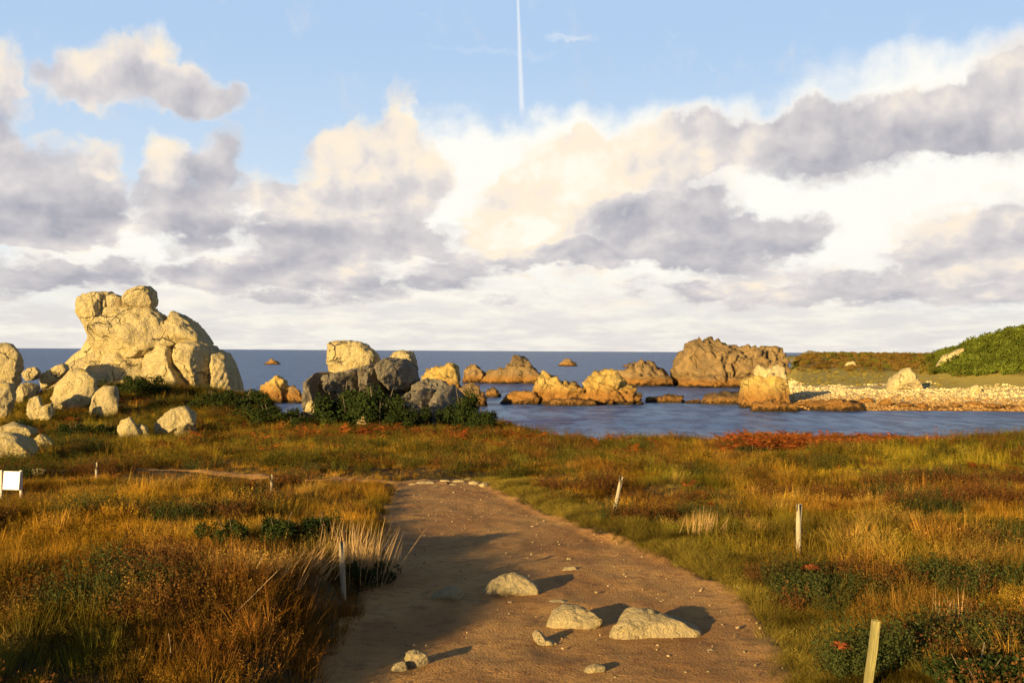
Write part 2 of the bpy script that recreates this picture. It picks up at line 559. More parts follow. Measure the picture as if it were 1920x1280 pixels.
def mat_ground():
    m, g, out = material('heath_soil')
    p = pos(g)
    s = zof(g, p)
    a = g.noise(p, .5, 4, .6)
    b = g.noise(p, 4.0, 5, .65)
    f = g.noise(p, 26.0, 3, .6)
    col = g.mix(g.ramp(a, .38, .6), (.055, .035, .014), (.08, .055, .016))
    col = g.mix(g.ramp(b, .45, .65, 0, .8), col, (.035, .034, .011))
    col = g.mix(g.ramp(f, .5, .7, 0, .4), col, (.11, .07, .03))
    # far side: shingle below, heath above
    far = g.ramp(s.outputs[1], 112, 118)
    peb = g.voronoi(p, 1.6)
    shingle = g.mix(peb.outputs['Color'], (.46, .35, .17), (.66, .54, .30), 'MIX')
    shingle = g.mix(g.ramp(g.noise(p, .25, 4, .6), .42, .62), shingle, (.36, .27, .14))
    zz = g.math('ADD', s.outputs[2], g.math('MULTIPLY', g.math('SUBTRACT', b, .5), .8))
    shingle = g.mix(g.ramp(zz, .95, .35), shingle, (.30, .15, .035))
    hn = g.noise(p, .10, 4, .6)
    heath = g.mix(g.ramp(hn, .42, .6), (.19, .11, .026), (.15, .125, .030))
    grass = g.mix(b, (.28, .23, .055), (.38, .30, .09))
    zn = g.math('ADD', s.outputs[2], g.math('MULTIPLY', g.math('SUBTRACT', hn, .5), 2.5))
    up = g.mix(g.ramp(zn, 1.9, 2.6), shingle, grass)
    up = g.mix(g.ramp(zn, 4.1, 4.8), up, heath)
    col = g.mix(far, col, up)
    h = g.math('ADD', g.math('MULTIPLY', b, .7), g.math('MULTIPLY', f, .3))
    principled(g, out, col, .95, .1, g.bump(h, .8, .12))
    return m


def mat_path():
    m, g, out = material('trodden_earth')
    p = pos(g)
    a = g.noise(g.map(p, scale=(1, .55, 1)), .9, 5, .6)
    b = g.noise(p, 6.0, 6, .7)
    f = g.noise(p, 55.0, 3, .65)
    grit = g.voronoi(p, 42.0)
    col = g.mix(g.ramp(a, .36, .64), (.355, .178, .058), (.49, .270, .090))
    col = g.mix(g.ramp(b, .46, .70, 0, .75), col, (.20, .092, .034))
    col = g.mix(g.ramp(f, .58, .72, 0, .55), col, (.36, .25, .16))
    col = g.mix(g.ramp(grit.outputs['Distance'], .16, .10, 0, .5), col, (.40, .31, .21))
    damp = g.noise(g.map(p, loc=(9, 2, 0)), 2.3, 4, .6)
    col = g.mix(g.ramp(damp, .60, .72, 0, .45), col, (.11, .065, .038))
    h = g.math('ADD', g.math('MULTIPLY', b, .6), g.math('ADD', g.math('MULTIPLY', f, .22), g.math('MULTIPLY', grit.outputs['Distance'], -.15)))
    principled(g, out, col, .93, .12, g.bump(h, .9, .06))
    return m


def mat_leaf(name, color=None, trans=.16, vary=.6):
    """plant tissue: tint comes from the plant (instance attribute) or is fixed, varied per blade"""
    m, g, out = material(name)
    if color is None:
        at_ = g.node('ShaderNodeAttribute', attribute_type='INSTANCER', attribute_name='tint')
        base = at_.outputs['Color']
    else:
        oi = g.node('ShaderNodeObjectInfo')
        base = g.mix(g.ramp(oi.outputs['Random'], 0, 1, 0, .5), color, tuple(c * f for c, f in zip(color, (1.35, 1.15, 1.0))))
    bl = g.node('ShaderNodeAttribute', attribute_type='GEOMETRY', attribute_name='blade')
    col = g.mix(1.0, base, g.mix(vary, (1, 1, 1), bl.outputs['Color']), 'MULTIPLY')
    d = g.node('ShaderNodeBsdfDiffuse')
    t = g.node('ShaderNodeBsdfTranslucent')
    g.put(d.inputs[0], col)
    g.put(t.inputs[0], col)
    mx = g.node('ShaderNodeMixShader')
    mx.inputs[0].default_value = trans
    g.l.new(d.outputs[0], mx.inputs[1])
    g.l.new(t.outputs[0], mx.inputs[2])
    g.l.new(mx.outputs[0], out.inputs[0])
    return m


def mat_sea():
    m, g, out = material('sea_water')
    p = pos(g)
    w1 = g.noise(g.map(p, rot=(0, 0, .5), scale=(.55, 1.5, 1)), .9, 4, .6)
    w2 = g.noise(g.map(p, rot=(0, 0, .2), scale=(.5, 1.6, 1)), .16, 3, .5)
    patch = g.noise(g.map(p, scale=(.35, 1.4, 1)), .035, 4, .6)
    col = g.mix(g.ramp(patch, .35, .65), (.065, .150, .400), (.115, .220, .480))
    deep = g.ramp(zof(g, p).outputs[1], 150, 240)
    col = g.mix(deep, col, g.mix(.5, col, (.020, .060, .21)))
    rip = g.noise(g.map(p, rot=(0, 0, .12), scale=(1.3, .5, 1)), .30, 5, .68)
    col = g.mix(g.ramp(rip, .44, .58, 0, .9), col, (.022, .065, .22))
    h = g.math('ADD', g.math('MULTIPLY', w1, .30), g.math('MULTIPLY', w2, 1.1))
    b = principled(g, out, col, .30, .09, g.bump(h, 1.0, 1.6))
    b.inputs['IOR'].default_value = 1.33
    return m


def mat_wood(name, a, b):
    m, g, out = material(name)
    tc = g.node('ShaderNodeTexCoord')
    p = tc.outputs['Object']
    gr = g.noise(g.map(p, scale=(1, 1, .06)), 90.0, 5, .65)
    kn = g.noise(p, 9.0, 3, .5)
    col = g.mix(g.ramp(gr, .35, .65), a, b)
    col = g.mix(g.ramp(kn, .58, .72, 0, .6), col, tuple(c * .5 for c in a))
    principled(g, out, col, .85, .2, g.bump(gr, .6, .008))
    return m


WOOD = mat_wood('weathered_wood', (.24, .195, .125), (.42, .35, .235))
WOOD_GREEN = mat_wood('treated_wood', (.17, .145, .055), (.30, .26, .10))


def mat_plain(name, col, rough=.6):
    m, g, out = material(name)
    p = pos(g)
    n = g.noise(p, 14, 4, .6)
    principled(g, out, g.mix(g.ramp(n, .3, .8, 0, .25), col, tuple(c * .75 for c in col)), rough, .3)
    return m


WHITE = mat_plain('white_board', (.85, .85, .82), .5)
PALE_WOOD = mat_plain('pale_post_paint', (.55, .45, .38), .7)
LEAF = mat_leaf('plant_tint')
STALK = mat_leaf('dry_straw', (.46, .30, .135), .25)
FERN = mat_leaf('rust_fern', (.26, .075, .026), .25)
GORSE = mat_leaf('gorse_green', (.026, .038, .011), .12, .7)
SCRUB = mat_leaf('scrub_green', (.085, .115, .020), .22, .7)
BARK = mat_wood('bark', (.10, .075, .05), (.17, .13, .09))
CANE = mat_plain('bramble_cane', (.52, .36, .20), .7)

# ------------------------------------------------------------------ ground sheet, path, sea
rows = [-70, -50, -35, -25, -18, -12]
while rows[-1] < 30:
    rows.append(rows[-1] + .12)
while rows[-1] < 760:
    rows.append(rows[-1] * 1.0085)
rows = np.array(rows + [900, 1500, 3000, 8000])
s = np.linspace(-1, 1, 380)
Wd = 24 + np.maximum(rows, 0) * .95 + np.maximum(-rows, 0) * .7
gx = (0.30 * s + 0.70 * s ** 3)[None, :] * Wd[:, None]
gy = np.repeat(rows[:, None], len(s), 1)
gz = H(gx, gy, True)
GROUND = link('ground', mesh_np('ground', np.stack([gx, gy, gz], -1).reshape(-1, 3), grid_faces(*gx.shape), mat_ground()))
tag(GROUND, 'brown heath soil running down to the shore', 'ground', kind='structure')

py_ = np.concatenate([np.arange(-11, 3, .3), np.arange(3, 27.0, .09)])
t = np.linspace(0, 1, 70)
l, r = path_lr(py_)
wob = lambda k: fbm(py_ * .8, k, 0, 3, 77) * .22
l2, r2 = l - .12 + wob(3.3), r + .10 + wob(8.1)
qx = l2[:, None] * (1 - t) + r2[:, None] * t
qy = np.repeat(py_[:, None], len(t), 1)
edge = np.minimum(t, 1 - t)[None, :] * (r2 - l2)[:, None]
qz = H(qx, qy) + .012 + fbm(qx * 2.2, qy * 1.6, 0, 4, 51) * .030 - .07 * sstep(.22, .0, edge + fbm(qx * 3, qy * 3, 0, 2, 61) * .08) - .06 * sstep(26.0, 26.9, qy)
PATH = link('path', mesh_np('path', np.stack([qx, qy, qz], -1).reshape(-1, 3), grid_faces(*qx.shape), mat_path()))
tag(PATH, 'trodden brown earth path between the grass verges', 'path', kind='structure')


def path_z(x, y):
    return H(x, y) + .012


# narrow cross track running off to the left
tx = np.linspace(-13.5, -1.6, 130)
tv = np.linspace(-1, 1, 14)
cy = 25.6 + .5 * np.sin(tx * .35) - .05 * tx
hw = .42 + .10 * fbm(tx * .7, 2, 0, 2, 3)
ax_, ay_ = np.repeat(tx[:, None], len(tv), 1), cy[:, None] + tv[None, :] * hw[:, None]
az_ = H(ax_, ay_) + .05 - .12 * np.abs(tv[None, :]) ** 3
tag(link('footpath', mesh_np('footpath', np.stack([ax_, ay_, az_], -1).reshape(-1, 3), grid_faces(*ax_.shape), PATH.data.materials[0])),
    'narrow dirt footpath crossing the grass towards the rocks', 'path', kind='structure')

SEA = link('sea', mesh_np('sea', [(-40000, 30, 0), (40000, 30, 0), (40000, 45000, 0), (-40000, 45000, 0)], [(0, 1, 2, 3)], mat_sea(), False))
tag(SEA, 'blue rippled sea reaching the horizon', 'sea', kind='structure')

# ------------------------------------------------------------------ rocks
_ico = {}


def ico(n):
    if n not in _ico:
        bm = bmesh.new()
        bmesh.ops.create_icosphere(bm, subdivisions=n, radius=1)
        v = np.array([x.co[:] for x in bm.verts])
        f = np.array([[q.index for q in fc.verts] for fc in bm.faces])
        bm.free()
        _ico[n] = (v, f)
    return _ico[n]


def poly_r(pts, c, th):
    """distance from c to the outline along angles th"""
    pts = np.asarray(pts) - c
    ts = np.linspace(-math.pi, math.pi, 361)
    best = np.zeros(361)
    for a, b in zip(pts, np.roll(pts, -1, 0)):
        e = b - a
        den = np.cos(ts) * e[1] - np.sin(ts) * e[0]
        den = np.where(np.abs(den) < 1e-9, 1e-9, den)
        rr = (a[0] * e[1] - a[1] * e[0]) / den
        k = (a[0] * np.sin(ts) - a[1] * np.cos(ts)) / den
        ok = (rr > 0) & (k >= -1e-6) & (k <= 1 + 1e-6)
        best = np.where(ok & (rr > best), rr, best)
    w = np.array([1, 2, 3, 2, 1]) / 9.0
    best[:-1] = np.convolve(np.concatenate([best[-3:-1], best[:-1], best[:2]]), w, 'valid')
    best[-1] = best[0]
    return np.interp(th, ts, best)


def area_centroid(p):
    p = np.asarray(p)
    q = np.roll(p, -1, 0)
    cr = p[:, 0] * q[:, 1] - q[:, 0] * p[:, 1]
    a = cr.sum() / 2
    return ((p + q) * cr[:, None]).sum(0) / (6 * a)


def rock_body(pts, d, depth, seed, sub=4, facets=5, rough=.05, crack=.06, box=.62, cell=None, lean=0.0, turn=0.0, rug=1.0, fmin=.62):
    """closed boulder whose face towards -Y has the outline pts (photo px) at distance d"""
    rs = np.random.RandomState(seed)
    W = np.array([at(px, py, d) for px, py in pts])[:, [0, 2]]
    c = area_centroid(W)
    v, f = ico(sub)
    th = np.arctan2(v[:, 2], v[:, 0])
    rho = np.hypot(v[:, 0], v[:, 2])
    rr = poly_r(W, c, th)
    size = np.sqrt(np.abs((W[:, 0].max() - W[:, 0].min()) * (W[:, 1].max() - W[:, 1].min())))
    k = rho ** .82
    p = np.stack([np.cos(th) * rr * k, np.sign(v[:, 1]) * np.abs(v[:, 1]) ** box * depth / 2, np.sin(th) * rr * k], -1)
    # shallow sawn-off planes, mostly on the broad sides
    half = np.array([np.ptp(p[:, 0]) / 2, depth / 2, np.ptp(p[:, 2]) / 2]) + 1e-6
    for i in range(facets):
        n = rs.normal(size=3) * np.array([.75, 1.0, .7])
        n[1] = -abs(n[1]) - .35 if i % 4 else abs(n[1]) + .3
        n /= np.linalg.norm(n)
        n = n / half
        n /= np.linalg.norm(n)
        q = p @ n
        lim = q.max() * rs.uniform(fmin, .90)
        over = np.maximum(q - lim, 0)
        p = p - over[:, None] * n * .94
    nrm = p / half
    nrm /= np.linalg.norm(nrm, axis=1)[:, None] + 1e-9
    o = rs.uniform(0, 50, 3)
    sc = 1.0 / size
    a = p * sc
    n1 = fbm(a[:, 0] * 2.2 + o[0], a[:, 1] * 2.2 + o[1], a[:, 2] * 2.2 + o[2], 3, seed)
    n2 = fbm(a[:, 0] * 9 + o[0], a[:, 1] * 9 + o[1], a[:, 2] * 9 + o[2], 3, seed + 3, .6)
    cs = (cell or size * .42)
    wq = [p[:, i] / cs + .25 * fbm(a[:, 0] * 3 + 5 * i, a[:, 1] * 3, a[:, 2] * 3, 2, seed + 9) + o[i] for i in range(3)]
    f1, f2, cid = worley(wq[0], wq[1], wq[2] * .8, seed)
    disp = n1 * rough * size * .5 + n2 * rough * size * .4 + (cid - .5) * crack * size * .5
    gmask = sstep(-.12, .28, fbm(a[:, 0] * 1.6 + o[1], a[:, 1] * 1.6, a[:, 2] * 1.6 + o[0], 2, seed + 21))
    disp -= crack * size * .75 * sstep(.14, .0, f2 - f1) * gmask
    td = rs.normal(size=3) * np.array([.5, .4, 1.0])
    td /= np.linalg.norm(td)
    sw = (p @ td) / (size * .15) + n1 * 1.6 + o[2]
    fr = sw - np.floor(sw)
    disp += (np.where(fr < .82, fr / .82, (1 - fr) / .18) - .5) * rough * size * .55 * rug
    disp += (1 - 2 * np.abs(vnoise(a[:, 0] * 6 + o[2], a[:, 1] * 6, a[:, 2] * 6 + o[1], seed + 33)) - .4) * rough * size * .45 * rug
    p = p + nrm * disp[:, None]
    p[:, 1] += lean * p[:, 2] + turn * p[:, 0]
    return np.array([c[0], d, c[1]]) + p, f


def single_rock(name, pts, label, cat='rock', mat=None, d=None, depth=None, group=None, seed=None, sub=4, zsea=False, sink=0.0, **kw):
    base = max(q[1] for q in pts)
    mx = sum(q[0] for q in pts) / len(pts)
    if d is None:
        d = hit(mx, base - 1)
    wm = (max(q[0] for q in pts) - min(q[0] for q in pts)) / FPX * d
    hm = (base - min(q[1] for q in pts)) / FPX * d
    if depth is None:
        depth = max(.8 * min(wm, hm * 1.8), .6 * wm)
    d2 = d + depth * .30
    v, f = rock_body(pts, d2, depth, seed if seed is not None else int(mx * 7 + base * 13) % 9999, sub, **kw)
    v[:, 2] -= sink
    org = np.array([v[:, 0].mean(), d2, v[:, 2].min()])
    o = link(name, mesh_np(name, v - org, f, mat or ROCK), org)
    tag(o, label, cat, group)
    return o


def outcrop(name, blocks, label, cat, mat, d, seed=1, sub=5, group=None, **kw):
    org = None
    vs = []
    for i, bk in enumerate(blocks):
        pts, dd, depth = bk[:3]
        opt = dict(kw)
        if len(bk) > 3:
            opt.update(bk[3])
        mt = opt.pop('mat', mat)
        sb = opt.pop('sub', sub)
        vs.append((rock_body(pts, d + dd, depth, seed * 31 + i * 7, sb, **opt), mt))
    allv = np.concatenate([a[0][0] for a in vs])
    org = np.array([allv[:, 0].mean(), d, allv[:, 2].min()])
    e = link(name, None, org)
    tag(e, label, cat, group)
    for (v, f), mt in vs:
        link('block', mesh_np('block', v - org, f, mt), (0, 0, 0), e)
    return e


def cv(ox, oy, k, pts):
    return [(ox + x / k, oy + y / k) for x, y in pts]


# --- big outcrop on the left
A = lambda *p: cv(140, 530, 5.82, p)
D1 = 70.0
outcrop('granite_outcrop', [
    (A((60, 190), (110, 125), (230, 95), (400, 105), (450, 200), (480, 330), (460, 480), (360, 640), (200, 640), (125, 420), (55, 310)), 1.0, 3.8, dict(rough=.045, facets=8, fmin=.76)),
    (A((370, 140), (430, 120), (520, 150), (620, 190), (680, 270), (560, 340), (400, 340)), 1.0, 2.4, dict(sub=4)),
    (A((545, 160), (600, 80), (720, 40), (810, 35), (870, 100), (885, 210), (855, 310), (760, 300), (660, 275), (560, 240)), .8, 2.6, dict(rough=.03, crack=.02, facets=3)),
    (A((280, 280), (450, 250), (640, 245), (830, 280), (980, 370), (1120, 540), (1160, 660), (1100, 760), (600, 820), (260, 820), (140, 720), (180, 480)), .6, 5.6),
    (A((1000, 320), (1060, 310), (1140, 335), (1300, 430), (1410, 550), (1490, 670), (1420, 720), (1250, 720), (1120, 640), (1030, 500), (970, 400)), .8, 4.2, dict(facets=6)),
    ([(92, 712), (115, 692), (150, 668), (185, 655), (240, 650), (285, 652), (305, 690), (312, 740), (300, 765), (210, 772), (140, 760), (105, 745)], .3, 6.6),
    (A((740, 780), (800, 700), (900, 665), (1060, 665), (1120, 760), (1150, 900), (1370, 1190), (1320, 1330), (1000, 1330), (850, 1200), (860, 1000)), .0, 6.0, dict(crack=.04)),
    (A((1120, 800), (1180, 650), (1330, 620), (1500, 680), (1570, 780), (1560, 1000), (1540, 1250), (1430, 1330), (1330, 1150), (1220, 950)), .3, 5.6, dict(crack=.03)),
    (A((1480, 800), (1560, 725), (1660, 770), (1740, 920), (1790, 1150), (1800, 1330), (1600, 1360), (1490, 1250)), .6, 5.0, dict(crack=.03)),
    (A((200, 600), (700, 420), (1200, 620), (1650, 800), (1700, 1330), (300, 1330), (-100, 900)), 2.4, 5.5, dict(crack=.03)),
], 'huge cream granite outcrop with a round boulder perched on top', 'rock outcrop', ROCK, D1, 3, 5, facets=11, rough=.045, crack=.05, fmin=.68)

# --- middle outcrop
B = lambda *p: cv(560, 620, 7.11, p)
D2 = 57.0
outcrop('granite_outcrop', [
    (B((415, 165), (470, 135), (720, 140), (900, 160), (1000, 240), (1085, 310), (1100, 420), (900, 560), (640, 640), (430, 640), (405, 400)), 2.6, 3.4, dict(facets=2, box=.35, rough=.04)),
    (B((140, 660), (270, 550), (430, 555), (470, 700), (480, 1000), (440, 1240), (180, 1240), (120, 1000)), .9, 2.6, dict(turn=1.5)),
    (B((360, 590), (620, 545), (860, 470), (910, 640), (860, 820), (600, 880), (430, 800)), .4, 2.6, dict(turn=1.35, lean=-.25)),
    (B((830, 480), (1090, 430), (1140, 560), (1180, 760), (1060, 900), (850, 820)), .4, 2.4, dict(turn=1.5, lean=-.2)),
    (B((1070, 440), (1200, 360), (1430, 375), (1545, 480), (1590, 700), (1460, 820), (1240, 800), (1110, 640)), .5, 2.8, dict(facets=4, turn=1.35, lean=-.2)),
    (B((1215, 340), (1280, 280), (1390, 255), (1520, 285), (1570, 400), (1600, 560), (1450, 540), (1250, 440)), 2.2, 2.6),
    (B((250, 700), (900, 640), (1550, 640), (1650, 900), (1900, 1330), (200, 1330)), 2.6, 3.0),
    ([(738, 762), (765, 735), (795, 725), (832, 738), (848, 770), (842, 812), (775, 812), (745, 800)], -.6, 2.2, dict(turn=1.3)),
    ([(808, 752), (822, 730), (850, 722), (870, 745), (868, 812), (815, 812)], -.2, 2.2, dict(turn=1.4)),
    ([(775, 745), (770, 722), (800, 708), (835, 715), (850, 735), (820, 750)], .8, 2.0),
], 'squat granite outcrop with a sunlit square block above its shaded front', 'rock outcrop', ROCK_GREY_AND_SHADE, D2, 5, 5, facets=6, rough=.05, crack=.05)
# top blocks keep the cream stone; the front's shade is painted in as grey
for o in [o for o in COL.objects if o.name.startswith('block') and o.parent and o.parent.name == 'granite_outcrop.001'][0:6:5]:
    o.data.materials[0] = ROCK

# --- boulders strewn in front of the big outcrop
BOULDERS = [
    ([(-40, 660), (-25, 638), (0, 642), (28, 648), (44, 656), (40, 685), (28, 735), (-40, 740)], 62, 'tall split boulder at the left edge against the sea', {}),
    ([(42, 699), (50, 689), (66, 687), (77, 698), (72, 712), (48, 714)], 60, 'small round boulder beside the tall split boulder', {}),
    ([(76, 712), (84, 700), (102, 688), (124, 680), (128, 694), (104, 716), (82, 730)], 61, 'tilted slab leaning on the foot of the huge outcrop', {}),
    ([(94, 748), (104, 728), (124, 706), (140, 690), (162, 691), (180, 710), (182, 735), (168, 760), (140, 775), (104, 770)], 56, 'large pointed boulder with a shaded right side before the huge outcrop', {}),
    ([(166, 778), (178, 738), (196, 722), (218, 724), (226, 745), (226, 785), (190, 792)], 54, 'upright boulder with pale lichen on its right side', {}),
    ([(24, 738), (44, 717), (74, 719), (66, 745), (44, 758), (28, 752)], 57, 'blocky boulder behind the jumble of stones at left', {}),
    ([(-30, 730), (0, 715), (23, 719), (28, 748), (14, 785), (-30, 785)], 52, 'big pale boulder cut off by the left edge', {}),
    ([(48, 775), (56, 746), (74, 741), (80, 760), (78, 784), (58, 788)], 51, 'pinkish upright stone among the jumble at left', {}),
    ([(74, 788), (77, 762), (97, 755), (102, 775), (92, 788)], 50.5, 'small cream stone beside the pinkish upright stone', {}),
    ([(2, 800), (14, 789), (44, 797), (70, 806), (72, 818), (48, 828), (4, 816)], None, 'long flat slab lying above the lowest pile of stones', {}),
    ([(-30, 830), (0, 808), (30, 814), (58, 826), (68, 842), (54, 862), (10, 866), (-30, 864)], None, 'broad rough boulder at the bottom of the left pile', {}),
    ([(61, 826), (78, 812), (90, 820), (104, 834), (92, 844), (66, 842)], None, 'small wedge stone at the right end of the left pile', {}),
    ([(14, 866), (34, 852), (50, 847), (56, 860), (40, 868)], None, 'low pale stone half sunk in grass under the left pile', {}),
    ([(220, 806), (226, 788), (244, 781), (254, 795), (262, 812), (258, 828), (232, 828)], None, 'cracked cream boulder in the grass, left one of a pair', {}),
    ([(252, 806), (262, 793), (276, 800), (280, 824), (258, 826)], None, 'small stone resting against the cracked cream boulder', {}),
    ([(290, 812), (298, 786), (322, 766), (346, 760), (364, 774), (372, 800), (366, 818), (310, 820)], None, 'rounded pale boulder in the grass, right one of a pair', {}),
    ([(46, 889), (58, 880), (72, 877), (86, 879), (84, 888), (62, 892)], None, 'flat pale slab in the grass behind the white board', {}),
    ([(570, 772), (575, 754), (584, 749), (591, 756), (592, 774)], 54, 'small sunlit stone at the left foot of the square outcrop', {}),
    ([(668, 795), (676, 780), (684, 778), (690, 796)], 52, 'small pale stone low in the dark bushes', {}),
]
for i, (pts, d, lab, kw) in enumerate(BOULDERS):
    single_rock('boulder', pts, lab, 'boulder', ROCK, d=d, group='boulders around the big outcrops', facets=10, rough=.045, crack=.05, **kw)

# --- rocks standing in the sea
SEA_ROCKS = [
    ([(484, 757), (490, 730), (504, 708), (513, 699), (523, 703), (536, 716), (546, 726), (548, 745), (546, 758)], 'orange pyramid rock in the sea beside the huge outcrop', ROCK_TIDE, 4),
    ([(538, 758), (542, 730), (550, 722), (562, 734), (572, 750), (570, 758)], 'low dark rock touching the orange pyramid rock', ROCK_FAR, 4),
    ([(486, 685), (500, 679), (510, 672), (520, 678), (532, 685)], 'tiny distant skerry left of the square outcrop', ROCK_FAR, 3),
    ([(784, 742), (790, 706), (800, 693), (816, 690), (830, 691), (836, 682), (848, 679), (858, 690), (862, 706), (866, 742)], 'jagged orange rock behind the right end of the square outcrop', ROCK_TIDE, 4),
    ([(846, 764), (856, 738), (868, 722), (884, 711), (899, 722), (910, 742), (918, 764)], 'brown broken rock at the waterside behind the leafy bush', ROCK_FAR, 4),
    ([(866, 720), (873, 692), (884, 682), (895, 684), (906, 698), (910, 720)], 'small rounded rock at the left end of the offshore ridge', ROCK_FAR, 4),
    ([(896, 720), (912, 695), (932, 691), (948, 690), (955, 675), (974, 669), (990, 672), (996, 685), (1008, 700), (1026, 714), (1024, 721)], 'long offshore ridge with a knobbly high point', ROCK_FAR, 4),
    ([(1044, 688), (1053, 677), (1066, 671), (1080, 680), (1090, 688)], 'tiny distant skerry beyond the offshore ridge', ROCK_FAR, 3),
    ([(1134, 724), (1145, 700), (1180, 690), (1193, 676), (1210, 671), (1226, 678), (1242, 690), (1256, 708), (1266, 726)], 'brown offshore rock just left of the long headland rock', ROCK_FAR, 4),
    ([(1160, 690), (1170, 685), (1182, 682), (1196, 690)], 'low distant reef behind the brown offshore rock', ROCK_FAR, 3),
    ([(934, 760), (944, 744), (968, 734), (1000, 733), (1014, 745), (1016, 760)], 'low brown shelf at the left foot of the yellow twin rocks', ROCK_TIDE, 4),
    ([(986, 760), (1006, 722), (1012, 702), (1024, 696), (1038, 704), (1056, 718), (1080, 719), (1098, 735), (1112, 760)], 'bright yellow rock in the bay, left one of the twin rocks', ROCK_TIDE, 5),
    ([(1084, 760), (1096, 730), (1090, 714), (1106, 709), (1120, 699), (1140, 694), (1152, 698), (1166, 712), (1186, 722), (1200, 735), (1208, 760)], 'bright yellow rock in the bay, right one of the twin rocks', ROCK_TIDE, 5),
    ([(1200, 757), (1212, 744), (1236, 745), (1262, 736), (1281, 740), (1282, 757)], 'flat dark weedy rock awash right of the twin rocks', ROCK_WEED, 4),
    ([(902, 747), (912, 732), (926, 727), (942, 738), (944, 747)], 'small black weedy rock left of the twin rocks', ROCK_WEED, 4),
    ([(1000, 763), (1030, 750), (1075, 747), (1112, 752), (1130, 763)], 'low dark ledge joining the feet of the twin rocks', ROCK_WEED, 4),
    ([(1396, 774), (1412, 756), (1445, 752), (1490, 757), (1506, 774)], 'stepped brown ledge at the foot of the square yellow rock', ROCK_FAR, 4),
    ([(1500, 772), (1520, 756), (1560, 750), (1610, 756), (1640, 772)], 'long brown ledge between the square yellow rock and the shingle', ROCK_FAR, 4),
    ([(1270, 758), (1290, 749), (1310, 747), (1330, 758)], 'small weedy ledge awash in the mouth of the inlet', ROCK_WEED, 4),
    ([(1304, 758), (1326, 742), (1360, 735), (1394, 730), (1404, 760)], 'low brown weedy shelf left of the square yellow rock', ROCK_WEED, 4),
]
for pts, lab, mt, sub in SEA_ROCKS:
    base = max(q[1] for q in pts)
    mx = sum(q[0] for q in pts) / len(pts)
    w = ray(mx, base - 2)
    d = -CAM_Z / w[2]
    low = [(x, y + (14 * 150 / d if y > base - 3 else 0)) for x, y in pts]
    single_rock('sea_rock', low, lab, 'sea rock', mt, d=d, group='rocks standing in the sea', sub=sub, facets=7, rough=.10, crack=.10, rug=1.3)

# --- headland rock, square yellow rock
outcrop('headland_rock', [
    ([(1258, 732), (1266, 695), (1274, 670), (1290, 650), (1310, 639), (1340, 637), (1362, 646), (1384, 658), (1396, 690), (1392, 732)], 0, 17),
    ([(1346, 732), (1352, 665), (1374, 648), (1405, 651), (1426, 660), (1446, 690), (1448, 732)], 2, 15),
    ([(1400, 730), (1408, 660), (1438, 651), (1466, 654), (1470, 675), (1482, 705), (1484, 730)], 3, 14),
    ([(1264, 732), (1278, 712), (1320, 705), (1400, 708), (1440, 715), (1450, 732)], -7, 8),
], 'long rugged headland rock rising from the water at right', 'rock outcrop', ROCK_FAR, 238.0, 11, 5, facets=9, rough=.085, crack=.08, rug=1.4)
outcrop('square_rock', [
    ([(1388, 775), (1391, 715), (1402, 706), (1440, 704), (1472, 708), (1478, 735), (1476, 778)], 0, 5.2, dict(box=.4)),
    ([(1415, 718), (1416, 688), (1424, 684), (1434, 690), (1446, 688), (1456, 683), (1468, 688), (1476, 720)], .4, 4.0, dict(mat=ROCK, sub=4)),
], 'square yellow rock standing where the shingle meets the water', 'rock', ROCK_TIDE, 147.0, 13, 5, facets=4, rough=.05, crack=.06)
single_rock('boulder', [(1662, 732), (1672, 708), (1684, 696), (1700, 689), (1712, 694), (1719, 710), (1730, 732)], 'big cream boulder standing on the shingle beach', 'boulder', ROCK, depth=5, facets=6, rough=.05, crack=.06)
single_rock('boulder', [(1812, 738), (1820, 725), (1830, 721), (1838, 728), (1842, 738)], 'small pale boulder on the far right of the shingle beach', 'boulder', ROCK, facets=5)
single_rock('boulder', [(1492, 680), (1504, 664), (1520, 657), (1536, 662), (1552, 680)], 'grey rounded rock on the skyline behind the headland rock', 'boulder', ROCK_GREY_AND_SHADE, d=300, depth=8, facets=5)
single_rock('boulder', [(1582, 687), (1590, 678), (1600, 676), (1608, 687)], 'lone pale stone in the distant brown heath', 'boulder', ROCK, facets=4, sub=3)
single_rock('boulder', [(1754, 690), (1768, 668), (1786, 660), (1806, 652), (1808, 660), (1784, 674), (1768, 690)], 'long pale slab lying up the edge of the green hill', 'boulder', ROCK, depth=3, facets=4)
rs = np.random.RandomState(4)
NTH = ['leftmost', 'second from the left', 'third from the left', 'fourth from the left', 'fifth from the left', 'sixth from the left', 'seventh from the left', 'sixth from the right', 'fifth from the right', 'fourth from the right', 'third from the right', 'second from the right', 'rightmost']
for i, nth in enumerate(NTH):
    px = 1500 + i * 33 + rs.uniform(-8, 8)
    py = rs.uniform(752, 767) if px < 1720 else rs.uniform(758, 768)
    wpx, hpx = rs.uniform(18, 42), rs.uniform(6, 13)
    pts = [(px + math.cos(a) * wpx / 2 * rs.uniform(.75, 1.1), py - hpx * .3 - math.sin(a) * hpx / 2 * rs.uniform(.8, 1.2)) for a in np.linspace(0, 2 * math.pi, 8, endpoint=False)]
    single_rock('shore_rock', pts, 'low brown rock along the waterline of the shingle beach, ' + nth, 'shore rock', ROCK_TIDE if i % 3 else ROCK_WEED, group='low rocks along the shingle waterline', sub=3, facets=4, rough=.08, crack=.08)

